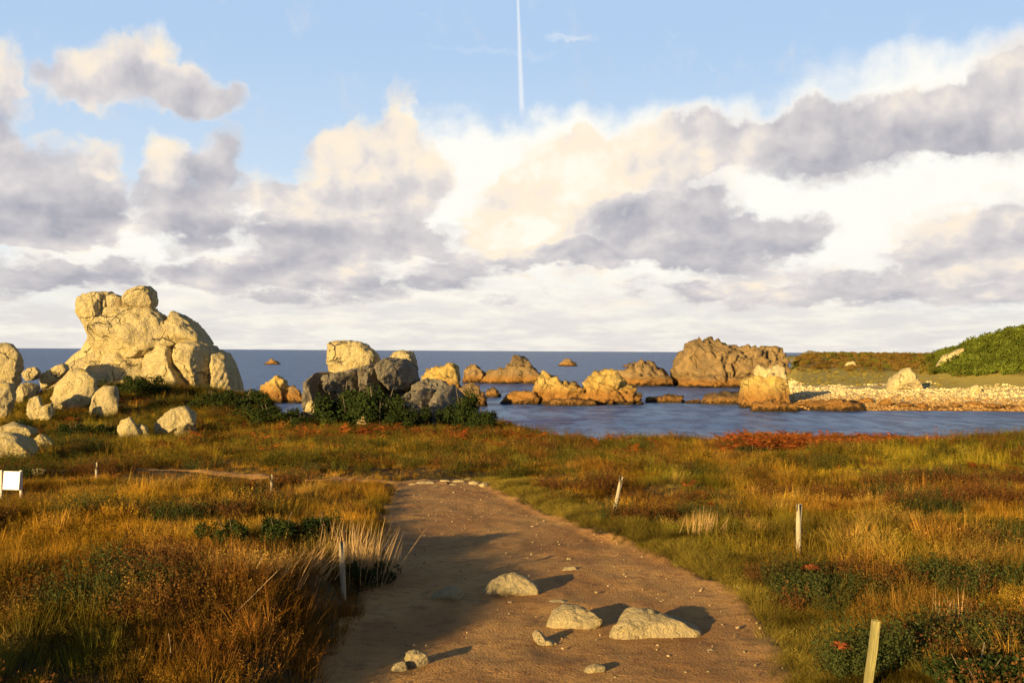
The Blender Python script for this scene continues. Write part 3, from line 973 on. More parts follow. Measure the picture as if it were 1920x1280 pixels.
# --- stones lying in the path
Pq = lambda *p: cv(560, 860, 3.0, p)
Pr = lambda *p: cv(960, 1000, 4.0, p)
PATH_STONES = [
    (Pq((1022, 775), (1070, 700), (1150, 650), (1220, 643), (1290, 668), (1348, 710), (1368, 765), (1200, 775)), 'domed cream stone in the middle of the path'),
    (Pq((722, 790), (765, 750), (862, 705), (905, 720), (945, 760), (900, 805), (770, 808)), 'grey stone lying in the shade left of the domed stone'),
    (Pq((1378, 965), (1425, 862), (1500, 822), (1600, 826), (1712, 875), (1706, 940), (1600, 965)), 'broad ochre stone bedded in the path, half buried'),
    (Pq((1390, 812), (1420, 797), (1480, 795), (1535, 810), (1470, 826)), 'thin flat stone just behind the broad ochre stone'),
    (Pr((672, 760), (690, 690), (740, 655), (800, 638), (860, 573), (920, 566), (1000, 585), (1130, 605), (1260, 645), (1400, 705), (1470, 765), (1350, 800), (1100, 800), (860, 800)), 'long bent ridge stone, the largest on the path'),
    (Pr((148, 760), (165, 732), (205, 735), (260, 785), (340, 822), (300, 845), (215, 842), (170, 800)), 'small cream wedge stone in front of the broad ochre stone'),
    (Pq((592, 1160), (603, 1090), (640, 1076), (722, 1098), (742, 1158), (690, 1176)), 'upright block stone at the front left of the path'),
    (Pq((505, 1205), (535, 1152), (600, 1138), (618, 1195), (545, 1212)), 'low stone leaning left of the upright block stone'),
    (Pr((500, 1062), (560, 1002), (620, 980), (700, 988), (690, 1030), (600, 1070)), 'low rounded stone at the very front of the path'),
    (Pr((1450, 892), (1462, 866), (1500, 862), (1530, 884), (1500, 900)), 'fist sized pale stone near the right edge of the path'),
    (Pr((405, 205), (415, 178), (440, 180), (450, 205)), 'small bright stone behind the domed stone'),
    (Pr((225, 100), (238, 82), (262, 86), (268, 102)), 'small pale stone farther up the sunlit path'),
    (Pr((500, 728), (530, 702), (585, 712), (590, 735)), 'white chip of stone before the broad ochre stone'),
    (Pr((580, 690), (600, 660), (640, 640), (655, 680), (620, 700)), 'white angular chip at the right end of the broad ochre stone'),
    (Pr((360, 285), (400, 250), (470, 240), (490, 275), (420, 295)), 'flat grey stone at the end of the domed stone shadow'),
]
for pts, lab in PATH_STONES:
    single_rock('path_stone', pts, lab, 'stone', STONE, group='stones lying in the path', sub=4, facets=6, rough=.05, crack=.05, box=.7)
ORD = ['leftmost', 'second from the left', 'third from the left', 'fourth from the left', 'middle one', 'fourth from the right', 'third from the right', 'second from the right', 'rightmost']
for i, (px, py, wpx, hpx) in enumerate([(774, 909, 22, 6), (797, 905, 36, 8), (817, 912, 15, 4), (834, 901, 22, 6), (848, 909, 16, 5), (860, 902, 26, 8), (878, 898, 15, 5), (887, 905, 20, 8), (906, 909, 20, 12)]):
    pts = [(px + math.cos(a) * wpx / 2 * rs.uniform(.6, 1.25), py - math.sin(a) * hpx / 2 * rs.uniform(.6, 1.3)) for a in np.linspace(0, 2 * math.pi, 8, endpoint=False) + rs.uniform(0, .7)]
    single_rock('flat_stone', pts, 'flat pale stone across the far end of the path, ' + ORD[i], 'stone', STONE, group='flat stones across the far end of the path', sub=4, facets=7, crack=.1)


# ------------------------------------------------------------------ posts and board
def post(px_top, py_top, px_base, py_base, wpx, label, mat=WOOD, d=None, square=False, hide=None):
    d = d or hit(px_base, py_base)
    b = at(px_base, py_base, d)
    b[2] = H(b[0], b[1])
    tpt = at(px_top, py_top, d)
    ax = Vector(tpt - b)
    L = ax.length + .25
    rad = wpx / FPX * d / 2
    n = 4 if square else 12
    rings, hs = [], [-.25, 0, .25 * L, .5 * L, .8 * L, L - .25 - rad * .5, L - .25]
    vs, fs = [], []
    rs_ = np.random.RandomState(int(px_top))
    for j, h in enumerate(hs):
        k = 1.0 if j < len(hs) - 1 else .72
        wob_ = rs_.normal(size=2) * rad * .06
        for i in range(n):
            a = 2 * math.pi * (i + .5) / n
            q = rad * k * (1.3 if square else 1) * (1 + .05 * math.sin(i * 2.1 + j))
            vs.append((math.cos(a) * q + wob_[0], math.sin(a) * q + wob_[1], h))
    for j in range(len(hs) - 1):
        for i in range(n):
            fs.append((j * n + i, j * n + (i + 1) % n, (j + 1) * n + (i + 1) % n, (j + 1) * n + i))
    fs.append(tuple(range((len(hs) - 1) * n, len(hs) * n)))
    fs.append(tuple(reversed(range(n))))
    me = bpy.data.meshes.new('wooden_post')
    me.from_pydata(vs, [], fs)
    me.materials.append(mat)
    if not square:
        for p in me.polygons:
            p.use_smooth = len(p.vertices) == 4
    o = link('wooden_post', me, b)
    o.rotation_euler = ax.to_track_quat('Z', 'Y').to_euler()
    return tag(o, label, 'post', 'wooden posts beside the path')


post(1498, 955, 1497, 1048, 10, 'upright pale post in the grass, middle of the three at right')
post(1164, 901, 1151, 962, 7, 'leaning thin post where the path bends, farthest at right')
post(1638, 1200, 1625, 1312, 14, 'thick squared post cut off by the bottom edge', WOOD_GREEN, square=True)
post(641, 1034, 644, 1106, 10, 'short post at the left edge of the path by dry grass', d=10.6)
post(181, 878, 181, 900, 5, 'small far post by the footpath at left')
post(509, 902, 509, 928, 5, 'short thin post in the left meadow near the footpath')
# one more stands at the path's edge just below the frame; its shadow crosses the path
o = post(960 - 385, 1480, 960 - 375, 1640, 22, 'post at the left edge of the path below the frame', d=4.9)


def box_obj(name, size, loc, parent, mat, bev=.004, rot=(0, 0, 0)):
    bm = bmesh.new()
    bmesh.ops.create_cube(bm, size=1)
    bmesh.ops.scale(bm, vec=size, verts=bm.verts)
    bmesh.ops.bevel(bm, geom=bm.edges[:], offset=bev, segments=2, affect='EDGES')
    me = bpy.data.meshes.new(name)
    bm.to_mesh(me)
    bm.free()
    me.materials.append(mat)
    o = link(name, me, loc, parent)
    o.rotation_euler = rot
    return o


ds = hit(20, 934)
sb = at(20, 934, ds)
sb[2] = H(sb[0], sb[1])
k = ds / FPX
sign = tag(link('notice_board', None, sb), 'small white notice board on two legs at the left edge', 'notice board')
ztop = (934 - 884) * k
pw, ph = 33 * k, 34 * k
box_obj('panel', (pw, .02, ph), (2 * k, -.015, ztop - ph / 2), sign, WHITE, .003, (R(-6), 0, R(-8)))
for sx in (-19.5, 17.5):
    box_obj('leg', (4 * k, .045, ztop + .22), (sx * k, .03, ztop / 2 - .09), sign, PALE_WOOD)


# ------------------------------------------------------------------ plants: prototypes
class Leaves:
    """collects small faces with a colour each"""

    def __init__(self, seed):
        self.v, self.f, self.c = [], [], []
        self.rs = np.random.RandomState(seed)

    def blade(self, base, direction, length, width, bend, col, seg=3):
        d = np.array(direction, float)
        d /= np.linalg.norm(d)
        side = np.cross(d, self.rs.normal(size=3))
        side /= np.linalg.norm(side) + 1e-9
        b = np.array(base, float)
        i0 = len(self.v)
        p = b.copy()
        for j in range(seg + 1):
            t_ = j / seg
            w = width * (1 - t_) ** .7 * .5
            if j == seg:
                self.v.append(p.copy())
            else:
                self.v.append(p - side * w)
                self.v.append(p + side * w)
            d = d + np.array(bend) / seg
            d /= np.linalg.norm(d)
            p = p + d * length / seg
        for j in range(seg):
            a = i0 + 2 * j
            if j == seg - 1:
                self.f.append((a, a + 1, a + 2))
                self.c.append(col)
            else:
                self.f.append((a, a + 1, a + 3))
                self.f.append((a, a + 3, a + 2))
                self.c += [col, col]

    def leaf(self, p, n, size, col, asp=.5):
        u_ = np.cross(n, self.rs.normal(size=3))
        u_ /= np.linalg.norm(u_) + 1e-9
        w_ = np.cross(n, u_)
        w_ /= np.linalg.norm(w_) + 1e-9
        i0 = len(self.v)
        self.v += [p - u_ * size * .5, p + w_ * size * asp * .5, p + u_ * size * .5, p - w_ * size * asp * .5]
        self.f += [(i0, i0 + 1, i0 + 2), (i0, i0 + 2, i0 + 3)]
        self.c += [col, col]

    def mesh(self, name, mat):
        me = mesh_np(name, np.array(self.v), np.array(self.f), mat, True)
        a = me.attributes.new('blade', 'FLOAT_COLOR', 'FACE')
        c = np.ones((len(self.f), 4), np.float32)
        c[:, :3] = np.array(self.c)
        a.data.foreach_set('color', c.ravel())
        return me


def jit(rs_, s=.35, warm=.12):
    k = rs_.uniform(1 - s, 1 + s)
    h = rs_.uniform(-warm, warm)
    return (k * (1 + h), k, k * (1 - h))


def grass_tuft(seed, n=46, h=.34, spread=.16, w=.006, lean=.55, droop=.9):
    L = Leaves(seed)
    rs_ = L.rs
    wind = np.array([.22, .10, 0])
    for i in range(n):
        a = rs_.uniform(0, 2 * math.pi)
        r_ = spread * math.sqrt(rs_.uniform())
        b = (math.cos(a) * r_, math.sin(a) * r_, -.03)
        d = np.array([math.cos(a) * lean * rs_.uniform(.1, 1), math.sin(a) * lean * rs_.uniform(.1, 1), 1]) + wind * rs_.uniform(0, 1.2)
        ln = h * rs_.uniform(.55, 1.15)
        L.blade(b, d, ln, w * rs_.uniform(.7, 1.4), np.array([d[0], d[1], -.5]) * droop * rs_.uniform(.2, 1), jit(rs_))
    return L.mesh('grass_tuft', LEAF)


def stalk_tuft(seed, n=9, h=.5):
    L = Leaves(seed)
    rs_ = L.rs
    for i in range(n):
        b = (*(rs_.normal(size=2) * .06), -.03)
        d = np.array([rs_.normal() * .18 + .08, rs_.normal() * .18, 1])
        ln = h * rs_.uniform(.6, 1.1)
        L.blade(b, d, ln, .0055, np.array([.25, .1, -.1]) * rs_.uniform(0, 1), jit(rs_, .3))
        tip = np.array(b) + d / np.linalg.norm(d) * ln * .96
        for q in range(6):
            L.leaf(tip - d * .015 * q + rs_.normal(size=3) * .006, rs_.normal(size=3), .015, jit(rs_, .3), .4)
    for i in range(16):
        a = rs_.uniform(0, 6.28)
        L.blade((*(rs_.normal(size=2) * .07), -.03), (math.cos(a) * .5, math.sin(a) * .5, 1), rs_.uniform(.1, .25), .006, (math.cos(a), math.sin(a), -.6), jit(rs_))
    return L.mesh('stalk_tuft', LEAF)


def heather_tuft(seed, n=34, h=.24):
    L = Leaves(seed)
    rs_ = L.rs
    for i in range(n):
        a = rs_.uniform(0, 6.28)
        r_ = .13 * math.sqrt(rs_.uniform())
        b = np.array([math.cos(a) * r_, math.sin(a) * r_, -.02])
        d = np.array([math.cos(a) * .6 * rs_.uniform(), math.sin(a) * .6 * rs_.uniform(), 1])
        d /= np.linalg.norm(d)
        ln = h * rs_.uniform(.5, 1.1)
        L.blade(b, d, ln, .005, (0, 0, 0), jit(rs_, .25), 1)
        for q in range(16):
            p = b + d * ln * (.25 + .75 * rs_.uniform()) + rs_.normal(size=3) * .012
            L.leaf(p, rs_.normal(size=3), rs_.uniform(.011, .023), jit(rs_, .45, .2), .55)
    return L.mesh('heather_tuft', LEAF)


def herb_tuft(seed, n=60):
    """low broad green herbs"""
    L = Leaves(seed)
    rs_ = L.rs
    for i in range(n):
        a = rs_.uniform(0, 6.28)
        r_ = .15 * math.sqrt(rs_.uniform())
        p = np.array([math.cos(a) * r_, math.sin(a) * r_, rs_.uniform(.02, .16)])
        L.leaf(p, rs_.normal(size=3) * .6 + np.array([0, 0, .7]), rs_.uniform(.025, .05), jit(rs_, .4), .6)
    for i in range(14):
        a = rs_.uniform(0, 6.28)
        L.blade((math.cos(a) * .06, math.sin(a) * .06, -.03), (math.cos(a) * .6, math.sin(a) * .6, 1), rs_.uniform(.12, .22), .006, (0, 0, -.3), jit(rs_))
    return L.mesh('herb_tuft', LEAF)


def frond(L, base, az, ln, rise, rs_, col=None):
    """one bracken frond: arching midrib with paired, toothed side leaflets"""
    p = np.array(base, float)
    d = np.array([math.cos(az), math.sin(az), rise])
    d /= np.linalg.norm(d)
    side = np.array([-math.sin(az), math.cos(az), 0])
    n = 15
    for j in range(n):
        t_ = j / n
        q = p + d * ln / n
        L.blade(p, q - p, ln / n * 1.15, .006, (0, 0, 0), jit(rs_, .2), 1)
        if t_ > .18:
            w = ln * .30 * (1 - t_) ** .8 + .012
            for sg in (-1, 1):
                dd = side * sg + d * .35 + np.array([0, 0, rs_.uniform(-.25, .15)])
                L.blade(p, dd, w, w * .26, (0, 0, -.35), jit(rs_, .35), 2)
        p = q
        d = d + np.array([0, 0, -1.5 / n])
        d /= np.linalg.norm(d)


def bracken_tuft(seed, n=5, mat=None, ln=.55):
    L = Leaves(seed)
    rs_ = L.rs
    for i in range(n):
        frond(L, (*(rs_.normal(size=2) * .05), 0), rs_.uniform(0, 6.28), ln * rs_.uniform(.6, 1.15), rs_.uniform(.7, 2.0), rs_)
    return L.mesh('bracken_tuft', mat or LEAF)


def bush_mesh(seed, mat, n=5200, leaf=.055, flat=.8):
    """unit bush about 1 m wide: lobes of small leaves with gaps"""
    L = Leaves(seed)
    rs_ = L.rs
    lobes = [(np.array([rs_.normal() * .24, rs_.normal() * .24, rs_.uniform(.18, .62) * flat]), rs_.uniform(.13, .27)) for _ in range(16)]
    for i in range(n):
        c, r_ = lobes[rs_.randint(len(lobes))]
        dr = rs_.normal(size=3)
        dr /= np.linalg.norm(dr)
        p = c + dr * r_ * (rs_.uniform(.35, 1.0) ** .5) * (1 + .25 * rs_.normal() * .5)
        if p[2] < 0:
            p[2] = abs(p[2]) * .5
        L.leaf(p, dr + rs_.normal(size=3) * .7, leaf * rs_.uniform(.6, 1.3), jit(rs_, .5, .15), .55)
    for i in range(90):
        c, r_ = lobes[rs_.randint(len(lobes))]
        dr = rs_.normal(size=3) + np.array([0, 0, .5])
        dr /= np.linalg.norm(dr)
        L.blade(c + dr * r_ * .7, dr, r_ * rs_.uniform(.4, .8), .012, (0, 0, 0), jit(rs_, .4), 1)
    return L.mesh('foliage', mat)


def stem_mesh(seed, n=5):
    rs_ = np.random.RandomState(seed)
    vs, fs = [], []
    for i in range(n):
        b = np.array([*(rs_.normal(size=2) * .05), -.15])
        tpt = np.array([*(rs_.normal(size=2) * .26), rs_.uniform(.4, .7)])
        for j in range(4):
            t_ = j / 3
            c = b * (1 - t_) + tpt * t_ + np.array([0, 0, .05 * math.sin(t_ * 3.1)])
            for q in range(6):
                a = q / 6 * 6.283
                rr = .022 * (1 - .75 * t_)
                vs.append(c + np.array([math.cos(a) * rr, math.sin(a) * rr, 0]))
        o_ = i * 24
        for j in range(3):
            for q in range(6):
                fs.append((o_ + j * 6 + q, o_ + j * 6 + (q + 1) % 6, o_ + (j + 1) * 6 + (q + 1) % 6, o_ + (j + 1) * 6 + q))
    return mesh_np('stem', np.array(vs), np.array(fs), BARK)


# ------------------------------------------------------------------ ground cover (uncountable): scattered with geometry nodes
def scatter(name, pts, rot, scl, tint, var, protos, label, cat):
    me = bpy.data.meshes.new(name)
    me.vertices.add(len(pts))
    me.vertices.foreach_set('co', np.asarray(pts, np.float32).ravel())
    for nm, typ, arr, key in (('rot', 'FLOAT_VECTOR', rot, 'vector'), ('scl', 'FLOAT', scl, 'value'), ('tint', 'FLOAT_COLOR', tint, 'color'), ('var', 'INT', var, 'value')):
        a = me.attributes.new(nm, typ, 'POINT')
        a.data.foreach_set(key, np.asarray(arr, np.int32 if typ == 'INT' else np.float32).ravel())
    me.update()
    o = link(name, me)
    tag(o, label, cat, kind='stuff')
    ng = bpy.data.node_groups.new(name + '_scatter', 'GeometryNodeTree')
    ng.interface.new_socket('Geometry', in_out='INPUT', socket_type='NodeSocketGeometry')
    ng.interface.new_socket('Geometry', in_out='OUTPUT', socket_type='NodeSocketGeometry')
    N = ng.nodes
    gi, go = N.new('NodeGroupInput'), N.new('NodeGroupOutput')
    iop = N.new('GeometryNodeInstanceOnPoints')
    jn = N.new('GeometryNodeJoinGeometry')
    for pm in reversed(protos):
        po = bpy.data.objects.new(pm.name + '_source', pm)     # source mesh only, never placed in the scene
        oi = N.new('GeometryNodeObjectInfo')
        oi.inputs['Object'].default_value = po
        oi.inputs['As Instance'].default_value = False
        gti = N.new('GeometryNodeGeometryToInstance')
        ng.links.new(oi.outputs['Geometry'], gti.inputs[0])
        ng.links.new(gti.outputs[0], jn.inputs[0])
    ng.links.new(gi.outputs[0], iop.inputs['Points'])
    ng.links.new(jn.outputs[0], iop.inputs['Instance'])
    iop.inputs['Pick Instance'].default_value = True

    def named(nm, typ):
        n_ = N.new('GeometryNodeInputNamedAttribute')
        n_.data_type = typ
        n_.inputs['Name'].default_value = nm
        return n_.outputs['Attribute']
    ng.links.new(named('var', 'INT'), iop.inputs['Instance Index'])
    e2r = N.new('FunctionNodeEulerToRotation')
    ng.links.new(named('rot', 'FLOAT_VECTOR'), e2r.inputs[0])
    ng.links.new(e2r.outputs[0], iop.inputs['Rotation'])
    ng.links.new(named('scl', 'FLOAT'), iop.inputs['Scale'])
    ng.links.new(iop.outputs[0], go.inputs[0])
    md = o.modifiers.new('scatter', 'NODES')
    md.node_group = ng
    return o


RS = np.random.RandomState(11)


def field_points(y0, y1, dens, seed):
    """points over the visible heath; dens(y) per square metre"""
    rs_ = np.random.RandomState(seed)
    out = []
    ys = np.concatenate([np.arange(y0, min(y1, 30), .5), np.arange(30, y1, 1.0)]) if y1 > 30 else np.arange(y0, y1, .5)
    for y in ys:
        st = .5 if y < 30 else 1.0
        w = .58 * y + 4.5
        n = rs_.poisson(dens(y) * 2 * w * st)
        out.append(np.stack([rs_.uniform(-w, w, n), y + rs_.uniform(0, st, n)], -1))
    return np.concatenate(out)


def pxof(x, y):
    return 960 + x / y * FPX


GOLD = np.array([.235, .120, .012])
STRAW = np.array([.32, .195, .050])
OLIVE = np.array([.125, .102, .012])
GREEN = np.array([.070, .080, .012])
BROWN = np.array([.135, .058, .012])
RUST = np.array([.21, .062, .015])
MAROON = np.array([.105, .046, .015])


def lerp(a, b, t_):
    return a * (1 - t_[:, None]) + b * t_[:, None]


def cover(p, seed, rsd):
    """colour of the grass at each point: large drifts of gold, olive, brown and green"""
    x, y = p[:, 0], p[:, 1]
    px = pxof(x, np.maximum(y, 2))
    a = fbm(x * .22, y * .16, 0, 3, 101)
    b = fbm(x * .5, y * .35, 0, 3, 131)
    c = fbm(x * 1.3, y * 1.0, 0, 2, 151)
    col = lerp(np.tile(GOLD, (len(p), 1)), OLIVE, sstep(-.05, .4, a))
    col = lerp(col, BROWN, sstep(.05, .4, b) * .8)
    col = lerp(col, STRAW, sstep(.1, .5, c) * .6)
    rightback = sstep(1350, 1700, px) * sstep(19, 25, y)
    col = lerp(col, np.array([.19, .148, .014]), rightback * .85)
    mid = bell(px, 1080, 260) * sstep(27, 33, y)
    col = lerp(col, lerp(np.tile(GREEN, (len(p), 1)), BROWN, sstep(-.2, .3, c)), mid * .7)
    rightnear = sstep(1250, 1500, px) * sstep(16, 11, y)
    col = lerp(col, np.array([.25, .130, .020]), rightnear * .6)
    leftmid = sstep(720, 600, px) * sstep(12, 14, y) * sstep(24, 20, y)
    col = lerp(col, GOLD * 1.1, leftmid * .55)
    leftback = sstep(900, 600, px) * sstep(27, 32, y)
    col = lerp(col, np.array([.150, .105, .012]), leftback * .75)
    col = col * rsd.uniform(.55, 1.5, (len(p), 1)) * (1 + rsd.uniform(-.10, .10, (len(p), 3)))
    return col


def with_alpha(c):
    return np.concatenate([c, np.ones((len(c), 1))], 1)


def track_in(x, y):
    cyy = 25.6 + .5 * np.sin(x * .35) - .05 * x
    return (np.abs(y - cyy) < .38) & (x > -13.5) & (x < -1.6)


def on_land(p, margin=.0):
    x, y = p[:, 0], p[:, 1]
    z = H(x, y)
    return (z > 2.2)


def rots(n, rs_, tilt=.14):
    return np.stack([rs_.normal(0, tilt, n), rs_.normal(0, tilt, n), rs_.uniform(0, 6.28, n)], -1)


def place(p, dz=-.01):
    return np.stack([p[:, 0], p[:, 1], H(p[:, 0], p[:, 1]) + dz], -1)


# grass
p = field_points(4.2, 96, lambda y: 95 * min(1, 12 / max(y, 1)) ** 1.55 + .6, 3)
rsd = np.random.RandomState(5)
edge = path_in(p[:, 0], p[:, 1], .30)
keep = (rsd.uniform(size=len(p)) > edge * 1.25) & on_land(p) & ~(track_in(p[:, 0], p[:, 1]) & (rsd.uniform(size=len(p)) < .93))
p = p[keep]
rt = np.random.RandomState(41)
yt = 5 + 21.5 * rt.uniform(size=11000) ** 1.3
turf = np.stack([path_lr(yt)[1] + rt.uniform(-.22, .95, 11000), yt], -1)
turf = turf[rt.uniform(size=len(turf)) > path_in(turf[:, 0], turf[:, 1], .25) * 1.1]
n_main = len(p)
p = np.concatenate([p, turf])
near_edge = sstep(-1.25, -.05, np.minimum(p[:, 0] - path_lr(p[:, 1])[0], path_lr(p[:, 1])[1] - p[:, 0])) * sstep(28, 26, p[:, 1])
hnoise = fbm(p[:, 0] * .6, p[:, 1] * .6, 0, 2, 171)
scl = (.62 + .34 * hnoise) * rsd.uniform(.7, 1.3, len(p)) * (1 - .72 * near_edge * (p[:, 0] > path_lr(p[:, 1])[0] + .3))
scl *= 1 + np.clip((p[:, 1] - 14) / 60, 0, .8)
mown = sstep(22.5, 24.5, p[:, 1]) * sstep(30, 27.5, p[:, 1]) * sstep(3, 0, p[:, 0])      # short turf by the cross track
scl *= 1 - .55 * mown
tint = cover(p, 1, rsd)
lside = sstep(.6, .1, p[:, 0] - path_lr(p[:, 1])[0])
rfringe = near_edge * (1 - lside)
tint = lerp(tint, np.array([.125, .098, .014]), np.clip(rfringe, 0, 1) * .75)
bankh = bell(p[:, 0], path_lr(p[:, 1])[0] - .55, .5) * sstep(1, 3, p[:, 1]) * sstep(15, 12, p[:, 1])
scl *= 1 + .15 * bankh
scl[n_main:] = rsd.uniform(.26, .45, len(p) - n_main)
tint[n_main:] = np.array([.135, .100, .018]) * rsd.uniform(.7, 1.35, (len(p) - n_main, 1))
scl *= 1 - .5 * sstep(7.4, 6.4, p[:, 1]) * sstep(2.6, 2.0, np.abs(p[:, 0] - path_lr(p[:, 1])[0]))
lum = fbm(p[:, 0] * 1.1, p[:, 1] * .9, 0, 3, 191)
lum2 = fbm(p[:, 0] * 3.1, p[:, 1] * 2.4, 0, 2, 193)
tint = tint * np.clip(1 + 1.0 * lum + .7 * lum2, .25, 2.2)[:, None]
scl *= np.clip(1 + .45 * lum2, .5, 1.5)
for qx_, qy_ in [(-1.78, 10.6), (3.3, 11.8), (1.8, 18.0), (-8.7, 26.2), (-5.2, 21.8), (-10.1, 20.3), (-10.4, 20.0), (2.9, 8.2)]:
    scl *= 1 - .6 * np.exp(-(((p[:, 0] - qx_) / .45) ** 2 + ((p[:, 1] - qy_ + .35) / .7) ** 2))
var = rsd.choice(8, len(p), p=[.19, .15, .16, .08, .06, .10, .13, .13])
var[n_main:] = rsd.choice([0, 2, 2, 5], len(p) - n_main)
scatter('grass', place(p), rots(len(p), rsd), scl, with_alpha(tint), var,
        [grass_tuft(1), grass_tuft(2, 40, .40, .14, .006, .4, .7), grass_tuft(3, 60, .26, .19, .006, .75, 1.1), stalk_tuft(4), stalk_tuft(5, 6, .55), herb_tuft(6), heather_tuft(7, 34, .30), heather_tuft(8, 26, .36)],
        'golden brown and olive grass covering the heath', 'grass')

# heather and dark low shrubs in drifts
p = field_points(4.2, 70, lambda y: 34 * min(1, 13 / max(y, 1)) ** 1.4, 8)
rsd = np.random.RandomState(9)
hn = fbm(p[:, 0] * .6 + 3, p[:, 1] * .55, 0, 3, 211) - .12 * sstep(16, 20, p[:, 1])
px = pxof(p[:, 0], p[:, 1])
bandL = sstep(620, 420, px) * bell(p[:, 1], 10.6, 1.1) + sstep(560, 380, px) * bell(p[:, 1], 8.4, .6) * .8
bandR = sstep(1450, 1750, px) * bell(p[:, 1], 13.5, 1.6)
keep = (hn + bandL * .2 + bandR * .2 > .30) & (path_in(p[:, 0], p[:, 1], .5) < .1) & on_land(p) & ~track_in(p[:, 0], p[:, 1])
far_clump = (p[:, 1] > 25) & (fbm(p[:, 0] * .9, p[:, 1] * .5, 0, 3, 217) > .02) & (rsd.uniform(size=len(p)) < .34) & ((px < 1300) | (p[:, 1] < 33)) & on_land(p) & ~track_in(p[:, 0], p[:, 1]) & (path_in(p[:, 0], p[:, 1], .5) < .1)
keep = keep | far_clump
p = p[keep]
far_clump = far_clump[keep]
hn = fbm(p[:, 0] * 1.2, p[:, 1] * 1.2, 0, 2, 231)
tint = lerp(np.tile(MAROON, (len(p), 1)), np.array([.048, .056, .016]), sstep(-.15, .2, hn))
oc = np.array([[.075, .066, .012]]) * (1 + .5 * hn[:, None])
tint = np.where(far_clump[:, None], lerp(oc, BROWN, sstep(.1, .4, hn)), tint)
tint = tint * rsd.uniform(.7, 1.35, (len(p), 1))
sc_ = rsd.uniform(.9, 1.6, len(p)) * np.where(far_clump, 1.0, 1.0) * (1 + np.clip((p[:, 1] - 14) / 60, 0, .8))
scatter('heather', place(p), rots(len(p), rsd), sc_, with_alpha(tint), rsd.choice(3, len(p)),
        [heather_tuft(11), heather_tuft(12, 40, .2), heather_tuft(13, 28, .3)], 'dark maroon heather in drifts among the grass', 'heather')

# rust coloured bracken: the band along the shore and loose plants nearer
p = field_points(6, 60, lambda y: 14 * min(1, 20 / max(y, 1)) ** .6, 15)
rsd = np.random.RandomState(19)
px = pxof(p[:, 0], p[:, 1])
band = 1.6 * sstep(1340, 1420, px) * sstep(1790, 1720, px) * sstep(33.5, 35.5, p[:, 1])
band = np.maximum(band, bell(px, 980, 180) * sstep(38, 42, p[:, 1]) * .08)
band = np.maximum(band, bell(px, 560, 170) * sstep(40, 44, p[:, 1]) * .05)
loose = sstep(.30, .5, fbm(p[:, 0] * .5, p[:, 1] * .5, 0, 2, 251)) * .16
keep = (rsd.uniform(size=len(p)) < np.maximum(band, loose)) & (path_in(p[:, 0], p[:, 1], .6) < .05) & on_land(p)
p = p[keep]
tint = np.tile(RUST, (len(p), 1)) * rsd.uniform(.65, 1.25, (len(p), 1)) * (1 + rsd.uniform(-.15, .15, (len(p), 3)))
sc_ = rsd.uniform(.6, 1.1, len(p)) * np.where(p[:, 1] > 33, 1.75, .62)
scatter('bracken', place(p), rots(len(p), rsd, .1), sc_, with_alpha(tint), rsd.choice(3, len(p)),
        [bracken_tuft(21, 6), bracken_tuft(22, 5), bracken_tuft(23, 8)], 'rust red dead bracken along the shore and in the grass', 'bracken')

# scrub over the hill and the far heath
rsd = np.random.RandomState(29)
n = 11000
p = np.stack([rsd.uniform(52, 190, n), rsd.uniform(176, 330, n)], -1)
z = H(p[:, 0], p[:, 1])
hill = sstep(.40, .425, p[:, 0] / p[:, 1]) * sstep(3.6, 4.3, z) * sstep(250, 235, p[:, 1])
keep = ((z > 2.1) & (rsd.uniform(size=n) < np.maximum(hill, .35)) & (np.abs(p[:, 0] / p[:, 1]) < .75))
p, hill = p[keep], hill[keep]
tint = lerp(np.array([[.19, .115, .027]]).repeat(len(p), 0), np.array([.105, .125, .018]), np.maximum(hill, (rsd.uniform(size=len(p)) < .25) * .8))
lowz = sstep(4.4, 3.6, H(p[:, 0], p[:, 1])) * (1 - hill)
tint = lerp(tint, np.array([.30, .235, .055]), lowz)
tint *= rsd.uniform(.65, 1.3, (len(p), 1))
sc_ = np.where(hill > .3, rsd.uniform(1.6, 3.4, len(p)), rsd.uniform(.7, 1.5, len(p)) * (1 - .5 * lowz))
far_bush = [bush_mesh(31 + i, LEAF, 700, .14, .7) for i in range(3)]
scatter('scrub', place(p, -.1), rots(len(p), rsd, .08), sc_, with_alpha(tint), rsd.choice(3, len(p)), far_bush,
        'dense green scrub over the hill and brown heath behind the beach', 'scrub')


# shingle stones on the far beach and gravel on the path
def pebble(seed, mat):
    rs_ = np.random.RandomState(seed)
    v, f = ico(2)
    v = v * np.array([1, rs_.uniform(.6, .9), rs_.uniform(.4, .7)])
    v = v * (1 + .25 * fbm(v[:, 0] * 1.5 + seed, v[:, 1] * 1.5, v[:, 2] * 1.5, 2, seed))[:, None]
    return mesh_np('pebble', v * .5, f, mat)


def mat_pebble():
    m, g, out = material('pebble_tint')
    a = g.node('ShaderNodeAttribute', attribute_type='INSTANCER', attribute_name='tint')
    n_ = g.noise(pos(g), 30, 3, .6)
    principled(g, out, g.mix(g.ramp(n_, .4, .7, 0, .4), a.outputs['Color'], (.2, .16, .1)), .9, .2)
    return m


